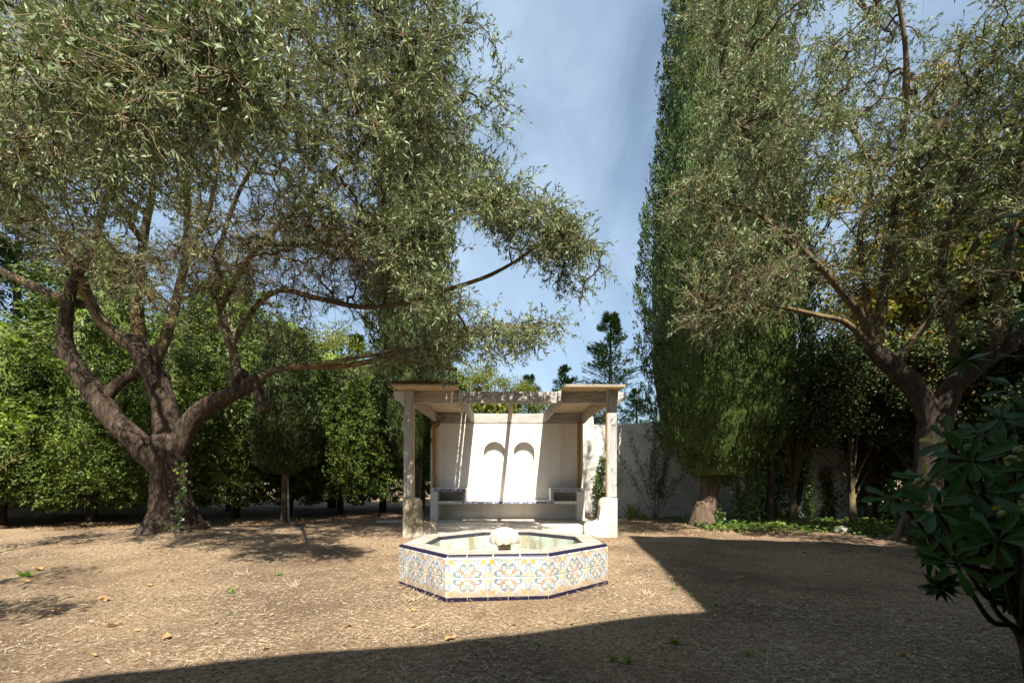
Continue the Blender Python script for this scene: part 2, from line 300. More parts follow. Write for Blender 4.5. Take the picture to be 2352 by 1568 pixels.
def majolica(name, fade=0.0):
    m, nt, b, out = new_mat(name); uvn = nt.nodes.new('ShaderNodeUVMap'); sp = nt.nodes.new('ShaderNodeSeparateXYZ'); nt.links.new(uvn.outputs[0], sp.inputs[0])
    u0, v0 = X(nt, sp.outputs[0]), X(nt, sp.outputs[1])
    oi = nt.nodes.new('ShaderNodeObjectInfo'); rnd = X(nt, oi.outputs['Random'])
    u, v = u0.max(v0), u0.min(v0)
    dist = lambda a, c: (((u - a) * (u - a)) + ((v - c) * (v - c))).sqrt()
    s = (u + v) * 0.7071; t = (u - v) * 0.7071
    wp = worldpos(nt); wash = X(nt, noise(nt, wp, 16, 3)); wash2 = X(nt, noise(nt, wp, 33, 3))
    ang = ((v / ((u - 1.0).abs() + 0.02)).op('ARCTANGENT')) * 9.0
    layers = []
    L = lambda mask, colour, k=1.0: layers.append((mask * k, colour))
    L(wash.inside(0.50, 0.10), (0.50, 0.60, 0.68), 0.75)
    # grey-green trefoil on the edge between star and medallion
    leafm = dist(0.50, 0.0).inside(0.10).max(dist(0.40, 0.075).inside(0.075)).max(dist(0.56, 0.07).inside(0.065)); L(leafm * (wash2 * 0.9 + 0.35), (0.24, 0.37, 0.29), 0.95)
    # slate-blue scrolls
    ring = lambda a, c, r, w: (dist(a, c) - r).abs().inside(w, 0.014)
    scr = ring(0.48, 0.13, 0.205, 0.028) * (v * -1.0 + 0.13).inside(0.0, 0.02); scr = scr.max(ring(0.635, 0.16, 0.055, 0.03)).max(ring(0.34, 0.02, 0.20, 0.014) * (u).inside(0.30, 0.04) * (v * -1.0).inside(-0.07, 0.02))
    L(scr, (0.13, 0.17, 0.27), 0.95)
    sp2 = ring(0.86, 0.42, 0.075, 0.021) * (u * -1.0).inside(-0.84, 0.02); sp2 = sp2.max(ring(0.93, 0.52, 0.06, 0.021) * (u).inside(0.95, 0.03)).max(ring(0.80, 0.53, 0.09, 0.021) * (v).inside(0.52, 0.02)).max(ring(0.955, 0.63, 0.045, 0.021)).max(ring(0.78, 0.38, 0.11, 0.021) * (u * -1.0).inside(-0.78, 0.02) * v.inside(0.36, 0.02))
    L(sp2, (0.12, 0.16, 0.25), 0.9)
    L(dist(0.83, 0.5).inside(0.10, 0.06), (0.50, 0.58, 0.66), 0.5)
    # stalk, knot and shell fan along the diagonal
    half = (((s - 0.42).abs() * -0.10) + 0.05).max(0.014)
    stalk = (t - half).inside(0.0, 0.012) * s.inside(0.98, 0.02) * (s * -1.0).inside(-0.14, 0.02)
    L(stalk, (0.80, 0.43, 0.10), 0.92); L(((t - half * 0.35).abs().inside(0.008, 0.01)) * stalk, (0.55, 0.24, 0.05), 0.55)
    L((((s - 0.93) * (s - 0.93)) + (t * t)).sqrt().inside(0.045), (0.72, 0.36, 0.08), 0.9)
    fan = (((s - 1.125) * (s - 1.125)) + (t * t)).sqrt().inside(0.14, 0.015)
    fang = ((t / ((s - 0.90).max(0.02))).op('ARCTANGENT') * 13.0).op('SINE').abs(); L(fan, (0.84, 0.47, 0.12), 0.95); L(fan * fang.inside(0.25, 0.15), (0.62, 0.27, 0.05), 0.65)
    # star at the inner corner
    star = (dist(0.0, 0.0) + ((t / (s + 0.03)).op('ARCTANGENT') * 8.0).op('SINE') * 0.035).inside(0.185, 0.03)
    L(star * (t - 0.03).inside(0.0, 0.02).op('MULTIPLY', -0.6) .op('ADD', 1.0) * star, (0.84, 0.42, 0.22), 0.75)
    L(dist(0.0, 0.0).inside(0.075, 0.015), (0.42, 0.46, 0.55)); L(dist(0.0, 0.0).inside(0.035, 0.01), (0.78, 0.78, 0.8))
    # medallion at the side corners
    dm = dist(1.0, 0.0) + ang.op('SINE') * 0.014
    L(dm.inside(0.25, 0.012), (0.80, 0.42, 0.10), 0.95); L(dm.inside(0.215, 0.015), (0.86, 0.58, 0.26), 0.9); L(dm.inside(0.165, 0.015), (0.84, 0.81, 0.74)); L((dist(1.0, 0.0) - 0.085).abs().inside(0.022, 0.012) * (ang * 0.45).op('SINE').abs().inside(0.75, 0.2), (0.10, 0.13, 0.24), 0.95)
    c = (0.82, 0.80, 0.75)
    glaze = 0.74
    for f, colr in layers: c = mixc(nt, f.v, c, tuple(.90 * q + .05 for q in colr))
    if fade: c = mixc(nt, fade, c, (0.56, 0.45, 0.35))
    c = mixc(nt, ramp(nt, noise(nt, wp, 3.0, 6), [(0.6, (0, 0, 0)), (0.8, (0.3, 0.3, 0.3))]), c, (0.52, 0.42, 0.30))
    c = mixc(nt, 1.0, c, (glaze, glaze, glaze), 'MULTIPLY')
    shade = rnd * 0.22 + 0.80; cc = nt.nodes.new('ShaderNodeCombineXYZ'); [nt.links.new(shade.v, q) for q in cc.inputs]; c = mixc(nt, 1.0, c, cc.outputs[0], 'MULTIPLY')
    pz = nt.nodes.new('ShaderNodeSeparateXYZ'); nt.links.new(wp, pz.inputs[0]); soil = (X(nt, pz.outputs[2]) + X(nt, noise(nt, wp, 9, 5)) * -0.22).inside(0.0, 0.035); c = mixc(nt, (soil * 0.55).v, c, (0.30, 0.22, 0.14))
    nt.links.new(c, b.inputs['Base Color']); b.inputs['Roughness'].default_value = 0.34 if not fade else 0.6; b.inputs['Specular IOR Level'].default_value = 0.45
    bump(nt, b, noise(nt, wp, 45, 3), 0.06, 0.005); return m
MT['majolica'] = majolica('painted_majolica'); MT['majolica_worn'] = majolica('worn_majolica', 0.55)
def frieze():
    m, nt, b, out = new_mat('blue_wave_frieze'); uvn = nt.nodes.new('ShaderNodeUVMap'); sp = nt.nodes.new('ShaderNodeSeparateXYZ'); nt.links.new(uvn.outputs[0], sp.inputs[0])
    u, v = X(nt, sp.outputs[0]), X(nt, sp.outputs[1]); D = lambda a, c: (((u - a) * (u - a)) * 2.2 + ((v - c) * (v - c))).sqrt()
    w = (D(0.35, 0.45) - 0.27).abs().inside(0.06, 0.03).max((D(0.42, 0.42) - 0.11).abs().inside(0.05, 0.03)).max((D(0.85, 0.62) - 0.24).abs().inside(0.055, 0.03)).max((v - 0.5).abs().op('MULTIPLY', -1.0).inside(-0.46, 0.02))
    nt.links.new(mixc(nt, w.v, (0.03, 0.035, 0.14), (0.66, 0.67, 0.70)), b.inputs['Base Color']); b.inputs['Roughness'].default_value = 0.3; return m
MT['frieze'] = frieze()

# tile meshes: front face on -y, width 1, height 1, four turns of the drawing
def tile_mesh(name, flip_u, flip_v, mat):
    th, ch = 1.0, 0.03
    V = [(0, 0, 0), (1, 0, 0), (1, 0, 1), (0, 0, 1), (0, -th * 0.7, 0), (1, -th * 0.7, 0), (1, -th * 0.7, 1), (0, -th * 0.7, 1), (ch, -th, ch), (1 - ch, -th, ch), (1 - ch, -th, 1 - ch), (ch, -th, 1 - ch)]
    F = [(0, 1, 5, 4), (1, 2, 6, 5), (2, 3, 7, 6), (3, 0, 4, 7), (4, 5, 9, 8), (5, 6, 10, 9), (6, 7, 11, 10), (7, 4, 8, 11), (8, 9, 10, 11)]
    me = bpy.data.meshes.new(name); me.from_pydata(V, [], F); l = me.uv_layers.new(name='UVMap')
    for p in me.polygons:
        for li in p.loop_indices:
            co = me.vertices[me.loops[li].vertex_index].co; l.data[li].uv = (1 - co.x if flip_u else co.x, 1 - co.z if flip_v else co.z)
    me.materials.append(mat); me.update(); return me
TILES = {(a, c): tile_mesh('tile', a, c, MT['majolica']) for a in (0, 1) for c in (0, 1)}
RIMTILES = {a: tile_mesh('rim_tile', a, 0, MT['majolica_worn']) for a in (0, 1)}
NAVYTILE = tile_mesh('navy_tile', 0, 0, MT['navy']); NAVYWORN = tile_mesh('navy_tile_worn', 0, 0, MT['navy_worn'])
POOLTILE = tile_mesh('pool_tile', 0, 0, MT['pool_tile']); FRIEZETILE = tile_mesh('frieze_tile', 0, 0, MT['frieze'])
def place_tile(name, me, parent, o, ax, n, up, w, h, th):
    """corner o, width axis ax, outward n, up"""
    ob = bpy.data.objects.new(name, me); COL.objects.link(ob); ob.parent = parent
    ob.matrix_local = Matrix(((ax.x * w, -n.x * th, up.x * h, o.x), (ax.y * w, -n.y * th, up.y * h, o.y), (ax.z * w, -n.z * th, up.z * h, o.z), (0, 0, 0, 1)))
    return ob

# ------------------------------------------------------------------ the ground
OLIVE = at(400, 1232, 9.2); OLIVE.z = 0
def gz(x, y):
    x = np.asarray(x, float); y = np.asarray(y, float)
    b = 0.022 * np.sin(x * 1.7 + 0.6 * y) * np.sin(y * 1.3 - 0.4 * x) + 0.012 * np.sin(3.9 * x + 1.1) * np.sin(4.3 * y) + 0.006 * np.sin(9.1 * x + 2 * y) * np.sin(8.3 * y - x)
    keep = np.clip((np.hypot(x / 2.6, (y - 11.0) / 2.6) - 1) * 1.5, 0, 1) * np.clip((np.hypot(x + 0.1, y - 5.9) - 1.25) * 2, 0, 1)
    r = np.hypot(x - OLIVE.x, y - OLIVE.y)
    return b * keep + 0.16 * np.exp(-(r / 1.25) ** 2)
def axis(lo, hi, step, far):
    a = np.arange(lo, hi + step, step); g = step; right, left = [hi + step], [lo]
    while right[-1] < far: g *= 1.45; right.append(right[-1] + g)
    g = step
    while left[-1] > -far: g *= 1.45; left.append(left[-1] - g)
    return np.concatenate([left[1:][::-1], a, right[1:]])
gx, gy = axis(-15, 12, 0.12, 900), axis(-4, 18, 0.12, 900)
GX, GY = np.meshgrid(gx, gy); GZ = gz(GX, GY) + np.where((np.abs(GX) < 15) & (GY < 18), wob(np.stack([GX, GY, 0 * GX], -1), 7, 3, 2) * 0.006, 0)
nx, ny = len(gx), len(gy); ii = (np.arange(ny - 1)[:, None] * nx + np.arange(nx - 1)[None]).ravel()
link('ground', fast_mesh('ground', np.stack([GX, GY, GZ], -1), np.stack([ii, ii + 1, ii + nx + 1, ii + nx], 1), smooth=True), MT['ground'], kind='structure')

# straw, chips and litter lying on it
def lie(n, x0, x1, y0, y1, near_bias=1.0, rng=RNG):
    y = y0 + (y1 - y0) * rng.random(n) ** near_bias; half = 1.25 * np.maximum(y, 0.5) + 0.5
    x = np.clip(rng.uniform(-1, 1, n) * half, x0, x1); return x, y
def off_masonry(x, y): return ~((np.hypot(x + 0.1, y - 5.85) < 1.22) | ((np.abs(x) < 2.15) & (y > 9.25) & (y < 13)))
n = 265000; x, y = lie(n, -11, 9, 1.7, 10.5, 1.75); k = off_masonry(x, y) & (np.abs(x) < 10.5); x, y = x[k], y[k]
patch = wob(np.stack([x, y, 0 * x], -1), 2.2, 21, 3); k = RNG.random(len(x)) < np.clip(0.50 + 1.1 * patch, 0.05, 1); x, y = x[k], y[k]; n = len(x)
th = RNG.uniform(0, 6.28, n); D = np.stack([np.cos(th), np.sin(th) * 0.8, RNG.uniform(-0.12, 0.32, n)], 1); N = np.stack([RNG.normal(0, .5, n), RNG.normal(0, .5, n), np.ones(n)], 1)
L = RNG.uniform(0.014, 0.065, n) * np.where(RNG.random(n) < 0.04, 2.2, 1)
link('dry_straw', leaf_mesh('dry_straw', np.stack([x, y, gz(x, y) + 0.004 + 0.028 * RNG.random(n) ** 2.5], 1), D, N, L, RNG.uniform(0.0025, 0.005, n)), MT['straw'], kind='stuff', label='dry straw and mown grass scattered over the bare ground', cat='straw')
n = 14000; x = RNG.uniform(-15, 2.5, n); y = RNG.uniform(10.5, 17, n); k = (y > 11.5 + 0.35 * (x + 6)) & off_masonry(x, y); x, y = x[k], y[k]
x = np.concatenate([x, RNG.uniform(2.5, 6.5, 900), RNG.uniform(-10, 5, 700)]); y = np.concatenate([y, RNG.uniform(9.2, 12.5, 900), RNG.uniform(2.5, 10, 700)]); k = off_masonry(x, y); x, y = x[k], y[k]; n = len(x)
link('leaf_litter', leaf_mesh('leaf_litter', np.stack([x, y, gz(x, y) + 0.012], 1), np.c_[RNG.normal(size=(n, 2)), RNG.uniform(-.1, .3, n)], np.c_[RNG.normal(0, .45, (n, 2)), np.ones(n)], RNG.uniform(.025, .07, n), RNG.uniform(.015, .04, n), .12), MT['litter'], kind='stuff', label='brown fallen leaves littering the ground under the hedge', cat='leaf litter')

# patio slab in front of the bench
PO = Vector((-0.03, 9.2, 0)); PR = math.radians(0.9)
pslab = MB().box(-2.12, 2.12, 0.12, 3.5, -0.1, 0.05, 0.012).build('patio', MT['patio'], kind='structure'); pslab.location = PO; pslab.rotation_euler = (0, 0, PR)

# ------------------------------------------------------------------ the house behind the camera (casts the long shadow)
def house():
    h = empty('house', (0, -3, 0), label='ochre two part house with tiled roofs behind the lawn', cat='house')
    wall = MT['ochre_wall']; off = Vector((0, 3, 0))
    def prismZ(pts, z0, z1, name, mat, par):
        bm = bmesh.new(); a = [bm.verts.new((p[0], p[1] + 3, z0)) for p in pts]; b = [bm.verts.new((p[0], p[1] + 3, z1)) for p in pts]; n_ = len(pts)
        bm.faces.new(a[::-1]); bm.faces.new(b)
        for i in range(n_): bm.faces.new((a[i], a[(i + 1) % n_], b[(i + 1) % n_], b[i]))
        bmesh.ops.recalc_face_normals(bm, faces=bm.faces); me = bpy.data.meshes.new(name); bm.to_mesh(me); bm.free(); return link(name, me, mat, par)
    e0, e1 = Vector((2.44, 0.09)), Vector((-2.13, -1.33)); u = (e0 - e1).normalized(); nn = Vector((-u.y, u.x))     # outward (+y)
    A, B = e0 + u * 0.5, e1 - u * 9.0
    ins = nn * -0.4
    prismZ([A + ins, B + ins, B + nn * -7, A + nn * -7], 0, 4.82, 'wall', wall, h)
    # sloping tiled roof of the low wing
    r = [(A, 4.90), (B, 4.90), (B + nn * -7.2, 6.9), (A + nn * -7.2, 6.9)]
    V = [(p.x, p.y + 3, z) for p, z in r] + [(p.x, p.y + 3, z + 0.10) for p, z in r]
    me = bpy.data.meshes.new('roof'); me.from_pydata(V, [], [(0, 1, 2, 3), (4, 7, 6, 5), (0, 4, 5, 1), (1, 5, 6, 2), (2, 6, 7, 3), (3, 7, 4, 0)]); link('roof', me, MT['roof_tile'], h)
    # tall block on the right
    C0, C1 = Vector((2.80, -3.24)), Vector((3.42, 1.93)); dr = Vector((5.2, -1.4)).normalized(); C2 = C1 + dr * 11; C3 = C0 + dr * 11 - Vector((0, 3)); C0b = C0 - (C1 - C0).normalized() * 4
    cen = (C0b + C1 + C2 + C3) / 4
    inset = [p + (cen - p).normalized() * 0.35 for p in (C0b, C1, C2, C3)]
    prismZ(inset, 0, 8.86, 'wall', wall, h); prismZ([C0b, C1, C2, C3], 8.86, 9.0, 'roof', MT['roof_tile'], h)
    V = [(p.x, p.y + 3, 9.0) for p in (C0b, C1, C2, C3)] + [(cen.x, cen.y + 3, 10.6)]
    me = bpy.data.meshes.new('roof'); me.from_pydata(V, [], [(0, 1, 4), (1, 2, 4), (2, 3, 4), (3, 0, 4)]); link('roof', me, MT['roof_tile'], h)
    for tt in (2.2, 5.0, 7.8):                                   # windows of the low wing
        p = A + ins - u * tt; w = empty('window', (0, 0, 0)); COL.objects.unlink(w)
        Mx = Matrix(((u.x, nn.x, 0, p.x), (u.y, nn.y, 0, p.y + 3), (0, 0, 1, 0), (0, 0, 0, 1)))
        fr = MB().box(-0.5, 0.5, 0.0, 0.05, 1.0, 2.3, M=Mx).build('window', MT['corbel'], h); MB().box(-0.43, 0.43, 0.051, 0.06, 1.07, 2.23, M=Mx).build('pane', MT['dark_void'], fr)
    return h
house()

# ------------------------------------------------------------------ the tiled fountain
def fountain():
    ztop = 0.45; h_ = CAMZ - ztop
    px = [(1233.8, 1538.0), (1518.4, 1533.6), (1681.5, 1505.5), (1640, 1479.0), (1478, 1463.6), (1323, 1464.2), (1167.3, 1479.1), (1101.5, 1506.5)]
    C = [Vector(((x_ - 1416) * h_ / (y_ - 1310), 1270 * h_ / (y_ - 1310), 0)) for x_, y_ in px]
    cen = sum(C, Vector()) / 8
    f = empty('fountain', cen, label='octagonal dry fountain clad in yellow and blue painted tiles', cat='fountain')
    C = [c - cen for c in C]; up = Vector((0, 0, 1)); n_ = 8
    def inset(d):
        out = []
        for i in range(n_):
            a, b_, c = C[i - 1], C[i], C[(i + 1) % n_]; e1, e2 = (b_ - a).normalized(), (c - b_).normalized(); m1, m2 = Vector((-e1.y, e1.x, 0)), Vector((-e2.y, e2.x, 0))
            bis = (m1 + m2).normalized(); out.append(b_ + bis * (d / bis.dot(m1)))
        return out
    TH = 0.012; O = inset(TH); T = inset(0.042); I = inset(0.27); FL = 0.06
    bm = bmesh.new()                                             # masonry body
    rings = [(O, -0.1), (O, 0.432), (T, 0.452), (I, 0.452), (I, FL), ]
    R = [[bm.verts.new((p.x, p.y, z)) for p in r] for r, z in rings]
    for a, b_ in zip(R, R[1:]):
        for i in range(n_): bm.faces.new((a[i], a[(i + 1) % n_], b_[(i + 1) % n_], b_[i]))
    me = bpy.data.meshes.new('masonry'); bmesh.ops.recalc_face_normals(bm, faces=bm.faces); bm.to_mesh(me); bm.free(); link('masonry', me, MT['grout'], f)
    bm = bmesh.new(); bm.faces.new([bm.verts.new((p.x, p.y, FL + 0.002)) for p in I]); me = bpy.data.meshes.new('basin_floor'); bm.to_mesh(me); bm.free(); link('basin_floor', me, MT['pool_floor'], f)
    g = 0.004
    for i in range(n_):
        a, b_ = O[i], O[(i + 1) % n_]; L_ = (b_ - a).length; ax = (b_ - a).normalized(); n = Vector((ax.y, -ax.x, 0)); w = L_ / 5
        # drawing phase: stars and medallions alternate along the middle joint
        for c in range(5):
            for r in (0, 1):
                star_left = (c % 2 == 1) if i % 2 == 0 else (c % 2 == 0)
                o = a + ax * (c * w + g / 2) + up * (0.032 + r * 0.2 + g / 2)
                place_tile('tile', TILES[(0 if star_left else 1, 1 if r == 0 else 0)], f, o, ax, n, up, w - g, 0.2 - g, TH)
            place_tile('base_tile', NAVYTILE, f, a + ax * (c * w + g / 2) + up * -0.03, ax, n, up, w - g, 0.06, TH + 0.002)
        # sloped navy edging
        p0, p1, q0, q1 = O[i], O[(i + 1) % n_], T[i], T[(i + 1) % n_]
        for c in range(4):
            cut = [0.0, 0.33, 0.60, 0.80, 1.0] if i % 2 else [0.0, 0.19, 0.45, 0.72, 1.0]; s0, s1 = cut[c] + 0.006, cut[c + 1] - 0.006
            out = n * 0.011
            lo0, lo1, hi0, hi1 = p0.lerp(p1, s0) + out, p0.lerp(p1, s1) + out, q0.lerp(q1, s0), q0.lerp(q1, s1)
            V = [(*lo0.xy, 0.434), (*lo1.xy, 0.434), (*(lo1 - n * 0.006).xy, 0.447), (*(lo0 - n * 0.006).xy, 0.447), (*hi0.xy, 0.459), (*hi1.xy, 0.459), (*hi0.xy, 0.44), (*hi1.xy, 0.44)]
            me = bpy.data.meshes.new('edging_tile'); me.from_pydata(V, [], [(0, 1, 2, 3), (3, 2, 5, 4), (4, 5, 7, 6), (0, 3, 4, 6), (1, 7, 5, 2)]); link('edging_tile', me, MT['navy'], f)
        # worn painted tiles on the rim
        p0, p1, q0, q1 = T[i], T[(i + 1) % n_], I[i], I[(i + 1) % n_]; nt_ = 5
        for c in range(nt_):
            s0, s1 = c / nt_ + 0.004, (c + 1) / nt_ - 0.004
            A = [p0.lerp(p1, s0), p0.lerp(p1, s1), q0.lerp(q1, s1), q0.lerp(q1, s0)]; A[2] += n * 0.002; A[3] += n * 0.002
            V = [(*p.xy, 0.4525) for p in A] + [(*p.xy, 0.459) for p in A]
            me = bpy.data.meshes.new('rim_tile'); me.from_pydata(V, [], [(4, 5, 6, 7), (0, 1, 5, 4), (1, 2, 6, 5), (2, 3, 7, 6), (3, 0, 4, 7)]); lay = me.uv_layers.new(name='UVMap')
            for p in me.polygons:
                for li in p.loop_indices:
                    k_ = me.loops[li].vertex_index % 4; lay.data[li].uv = [(0, 0), (1, 0), (1, 1), (0, 1)][k_] if c % 2 else [(1, 0), (0, 0), (0, 1), (1, 1)][k_]
            link('rim_tile', me, MT['majolica_worn'], f)
        # inside: navy strip over pale green tiles
        a, b_ = I[(i + 1) % n_], I[i]; L_ = (b_ - a).length; ax = (b_ - a).normalized(); n = Vector((ax.y, -ax.x, 0)); w = L_ / 4
        for c in range(4):
            place_tile('basin_edging_tile', NAVYWORN, f, a + ax * (c * w + g / 2) + up * 0.405, ax, n, up, w - g, 0.044, 0.009)
            for r in range(2): place_tile('basin_tile', POOLTILE, f, a + ax * (c * w + g / 2) + up * (0.065 + r * 0.17), ax, n, up, w - g, 0.166, 0.008)
    # scallop-shell spout on a scaly stem
    K, J = 80, 22; V, F = [], []
    for j in range(J + 1):
        t_ = j / J; zz = 0.605 - 0.175 * (1 - math.cos(t_ * math.pi * 0.56)) / (1 - math.cos(math.pi * 0.56)); rr = 0.19 * math.sin(t_ * math.pi * 0.56) ** 0.75
        for k_ in range(K):
            a_ = k_ * 2 * math.pi / K; lobe = abs(math.cos(a_ * 5 + 0.4)) ** 0.55; r_ = rr * (0.86 + 0.14 * lobe) if j else 0.0
            z2 = zz - 0.035 * (1 - lobe) * (1 - t_) * min(1, t_ * 5) - 0.03 * lobe * max(0, t_ - 0.75) * 4 * (0.6 + 0.4 * math.sin(a_ * 3 + 1))
            V.append((r_ * math.cos(a_), r_ * math.sin(a_), z2))
    for j in range(6):
        t_ = (j + 1) / 6; rr = 0.178 * (1 - t_) + 0.07 * t_; zz = 0.412 + 0.02 * t_
        for k_ in range(K): a_ = k_ * 2 * math.pi / K; V.append((rr * math.cos(a_) * (0.9 + 0.1 * abs(math.cos(a_ * 5 + 0.4))), rr * math.sin(a_), zz))
    for j in range(J + 6):
        for k_ in range(K): k2 = (k_ + 1) % K; F.append((j * K + k_, (j + 1) * K + k_, (j + 1) * K + k2, j * K + k2))
    shell = link('shell_spout', fast_mesh('shell_spout', V, F, smooth=True), MT['shell'], f); shell.location = (0.0, 0.0, 0)
    V, F = [], []; K, J = 60, 50
    for j in range(J + 1):
        t_ = j / J; zz = 0.05 + 0.385 * t_; base = 0.088 - 0.02 * math.sin(t_ * 2.6)
        for k_ in range(K):
            a_ = k_ * 2 * math.pi / K; row = math.floor(t_ * 8); ph = (t_ * 8) % 1; cx_ = ((a_ / (2 * math.pi) * 9) + 0.5 * (row % 2)) % 1 - 0.5
            sc_ = math.hypot(cx_ * 1.6, ph - 1.0); V.append(((base + 0.012 * (1 if sc_ < 0.85 else 0.0)) * math.cos(a_), (base + 0.012 * (1 if sc_ < 0.85 else 0.0)) * math.sin(a_), zz))
    for j in range(J):
        for k_ in range(K): k2 = (k_ + 1) % K; F.append((j * K + k_, j * K + k2, (j + 1) * K + k2, (j + 1) * K + k_))
    link('stem', fast_mesh('stem', V, F), MT['stem_stone'], f)
    return f
fountain()

# ------------------------------------------------------------------ bench wall with two niches
def bench_wall():
    w = empty('bench_wall', PO, PR, label='white masonry bench with arched niches and side shelves under the pergola', cat='bench')
    Y = 3.48; X0, X1, Z0, Z1 = -2.16, 2.05, 0.0, 2.66
    # local x of niche centres / widths; wall face built as strips round the openings
    nic = [(-0.40, 0.295), (0.42, 0.29)]; zb, zs = 1.235, 1.865; dep = 0.19
    bm = bmesh.new()
    def quad(a, b_, c, d): bm.faces.new([bm.verts.new(p) for p in (a, b_, c, d)])
    def rect(xa, xb, za, zb_, y_=Y): quad((xa, y_, za), (xb, y_, za), (xb, y_, zb_), (xa, y_, zb_))
    topn = 2.30
    rect(X0, X1, Z0, zb); rect(X0, X1, topn, Z1); rect(X0, nic[0][0] - nic[0][1], zb, topn); rect(nic[0][0] + nic[0][1], nic[1][0] - nic[1][1], zb, topn); rect(nic[1][0] + nic[1][1], X1, zb, topn)
    for cx_, r in nic:
        prev = None; S = 24
        for i in range(S + 1):
            a = math.pi * i / S; p = (cx_ - r * math.cos(a), zs + r * math.sin(a))
            if prev:
                quad((prev[0], Y, prev[1]), (p[0], Y, p[1]), (p[0], Y, topn), (prev[0], Y, topn))                # spandrel
                quad((prev[0], Y, prev[1]), (prev[0], Y + dep, prev[1]), (p[0], Y + dep, p[1]), (p[0], Y, p[1]))    # soffit
                quad((prev[0], Y + dep, zs), (p[0], Y + dep, zs), (p[0], Y + dep, p[1]), (prev[0], Y + dep, prev[1]))
            prev = p
        rect(cx_ - r, cx_ + r, zb, zs, Y + dep)
        for sx in (-1, 1): quad((cx_ + sx * r, Y, zb), (cx_ + sx * r, Y + dep, zb), (cx_ + sx * r, Y + dep, zs), (cx_ + sx * r, Y, zs))
        quad((cx_ - r, Y, zb), (cx_ + r, Y, zb), (cx_ + r, Y + dep, zb), (cx_ - r, Y + dep, zb))
    B = Y + 0.32
    for q in (((X0, Y, Z0), (X0, B, Z0), (X0, B, Z1), (X0, Y, Z1)), ((X1, Y, Z0), (X1, B, Z0), (X1, B, Z1), (X1, Y, Z1)), ((X0, B, Z0), (X1, B, Z0), (X1, B, Z1), (X0, B, Z1)), ((X0, Y, Z1), (X1, Y, Z1), (X1, B, Z1), (X0, B, Z1))): quad(*q)
    bmesh.ops.remove_doubles(bm, verts=bm.verts, dist=1e-5); bmesh.ops.recalc_face_normals(bm, faces=bm.faces)
    me = bpy.data.meshes.new('wall'); bm.to_mesh(me); bm.free(); link('wall', me, MT['white_wall'], w)
    Fy = 2.80; wm = MT['white_wall']
    xl, xr, il, ir = -2.06, 1.98, -1.13, 1.09
    pw = 0.2
    for nm, a, b_ in (('pier', xl, xl + pw), ('pier', xr - pw, xr)): MB().box(a, b_, Fy, Y - 0.003, 0.05, 0.80, 0.012).build(nm, wm, w)
    MB().box(xl + pw + .002, xr - pw - .002, Fy + 0.012, Y - 0.004, 0.485, 0.556, 0.006).build('seat', wm, w)
    MB().box(xl + pw + .002, xr - pw - .002, Fy + 0.52, Y - 0.005, 0.05, 0.483).build('seat_riser', wm, w)
    for nm, a, b_, i0 in (('shelf', xl, il, -1), ('shelf', ir, xr, 1)):
        MB().box(a, b_, Fy + 0.002, Y - 0.006, 0.803, 0.89, 0.008).build(nm, wm, w)
        s0, s1 = (il - 0.085, il) if i0 < 0 else (ir, ir + 0.085)
        MB().box(s0, s1, Fy + 0.002, Y - 0.007, 0.558, 0.801, 0.004).build('shelf_support', wm, w)
        MB().box((xl + pw if i0 < 0 else ir + .087), (il - .087 if i0 < 0 else xr - pw), Y - 0.12, Y - 0.008, 0.558, 0.801).build('shelf_back', wm, w)
    ax, n, up = Vector((1, 0, 0)), Vector((0, -1, 0)), Vector((0, 0, 1))
    def strip(x0, x1, z0, h_, cnt, y_):
        s_ = (x1 - x0) / cnt
        for c in range(cnt): place_tile('frieze_tile', FRIEZETILE, w, Vector((x0 + c * s_ + .002, y_, z0)), ax, n, up, s_ - .004, h_, 0.008)
    strip(xl + 0.10, il - 0.004, 0.812, 0.07, 4, Fy + 0.001); strip(ir + 0.004, xr - 0.10, 0.812, 0.07, 4, Fy + 0.001)
    strip(il - 0.085, ir + 0.085, 0.488, 0.062, 10, Fy + 0.011)
    for x0 in (il - 0.08, ir + 0.008):
        for c in range(3):                                        # upright strip beside the shelf
            place_tile('frieze_tile', FRIEZETILE, w, Vector((x0, Fy + 0.001, 0.572 + c * 0.076 + 0.074)), Vector((0, 0, -1)), n, Vector((1, 0, 0)), 0.073, 0.07, 0.008)
    return w
bench_wall()

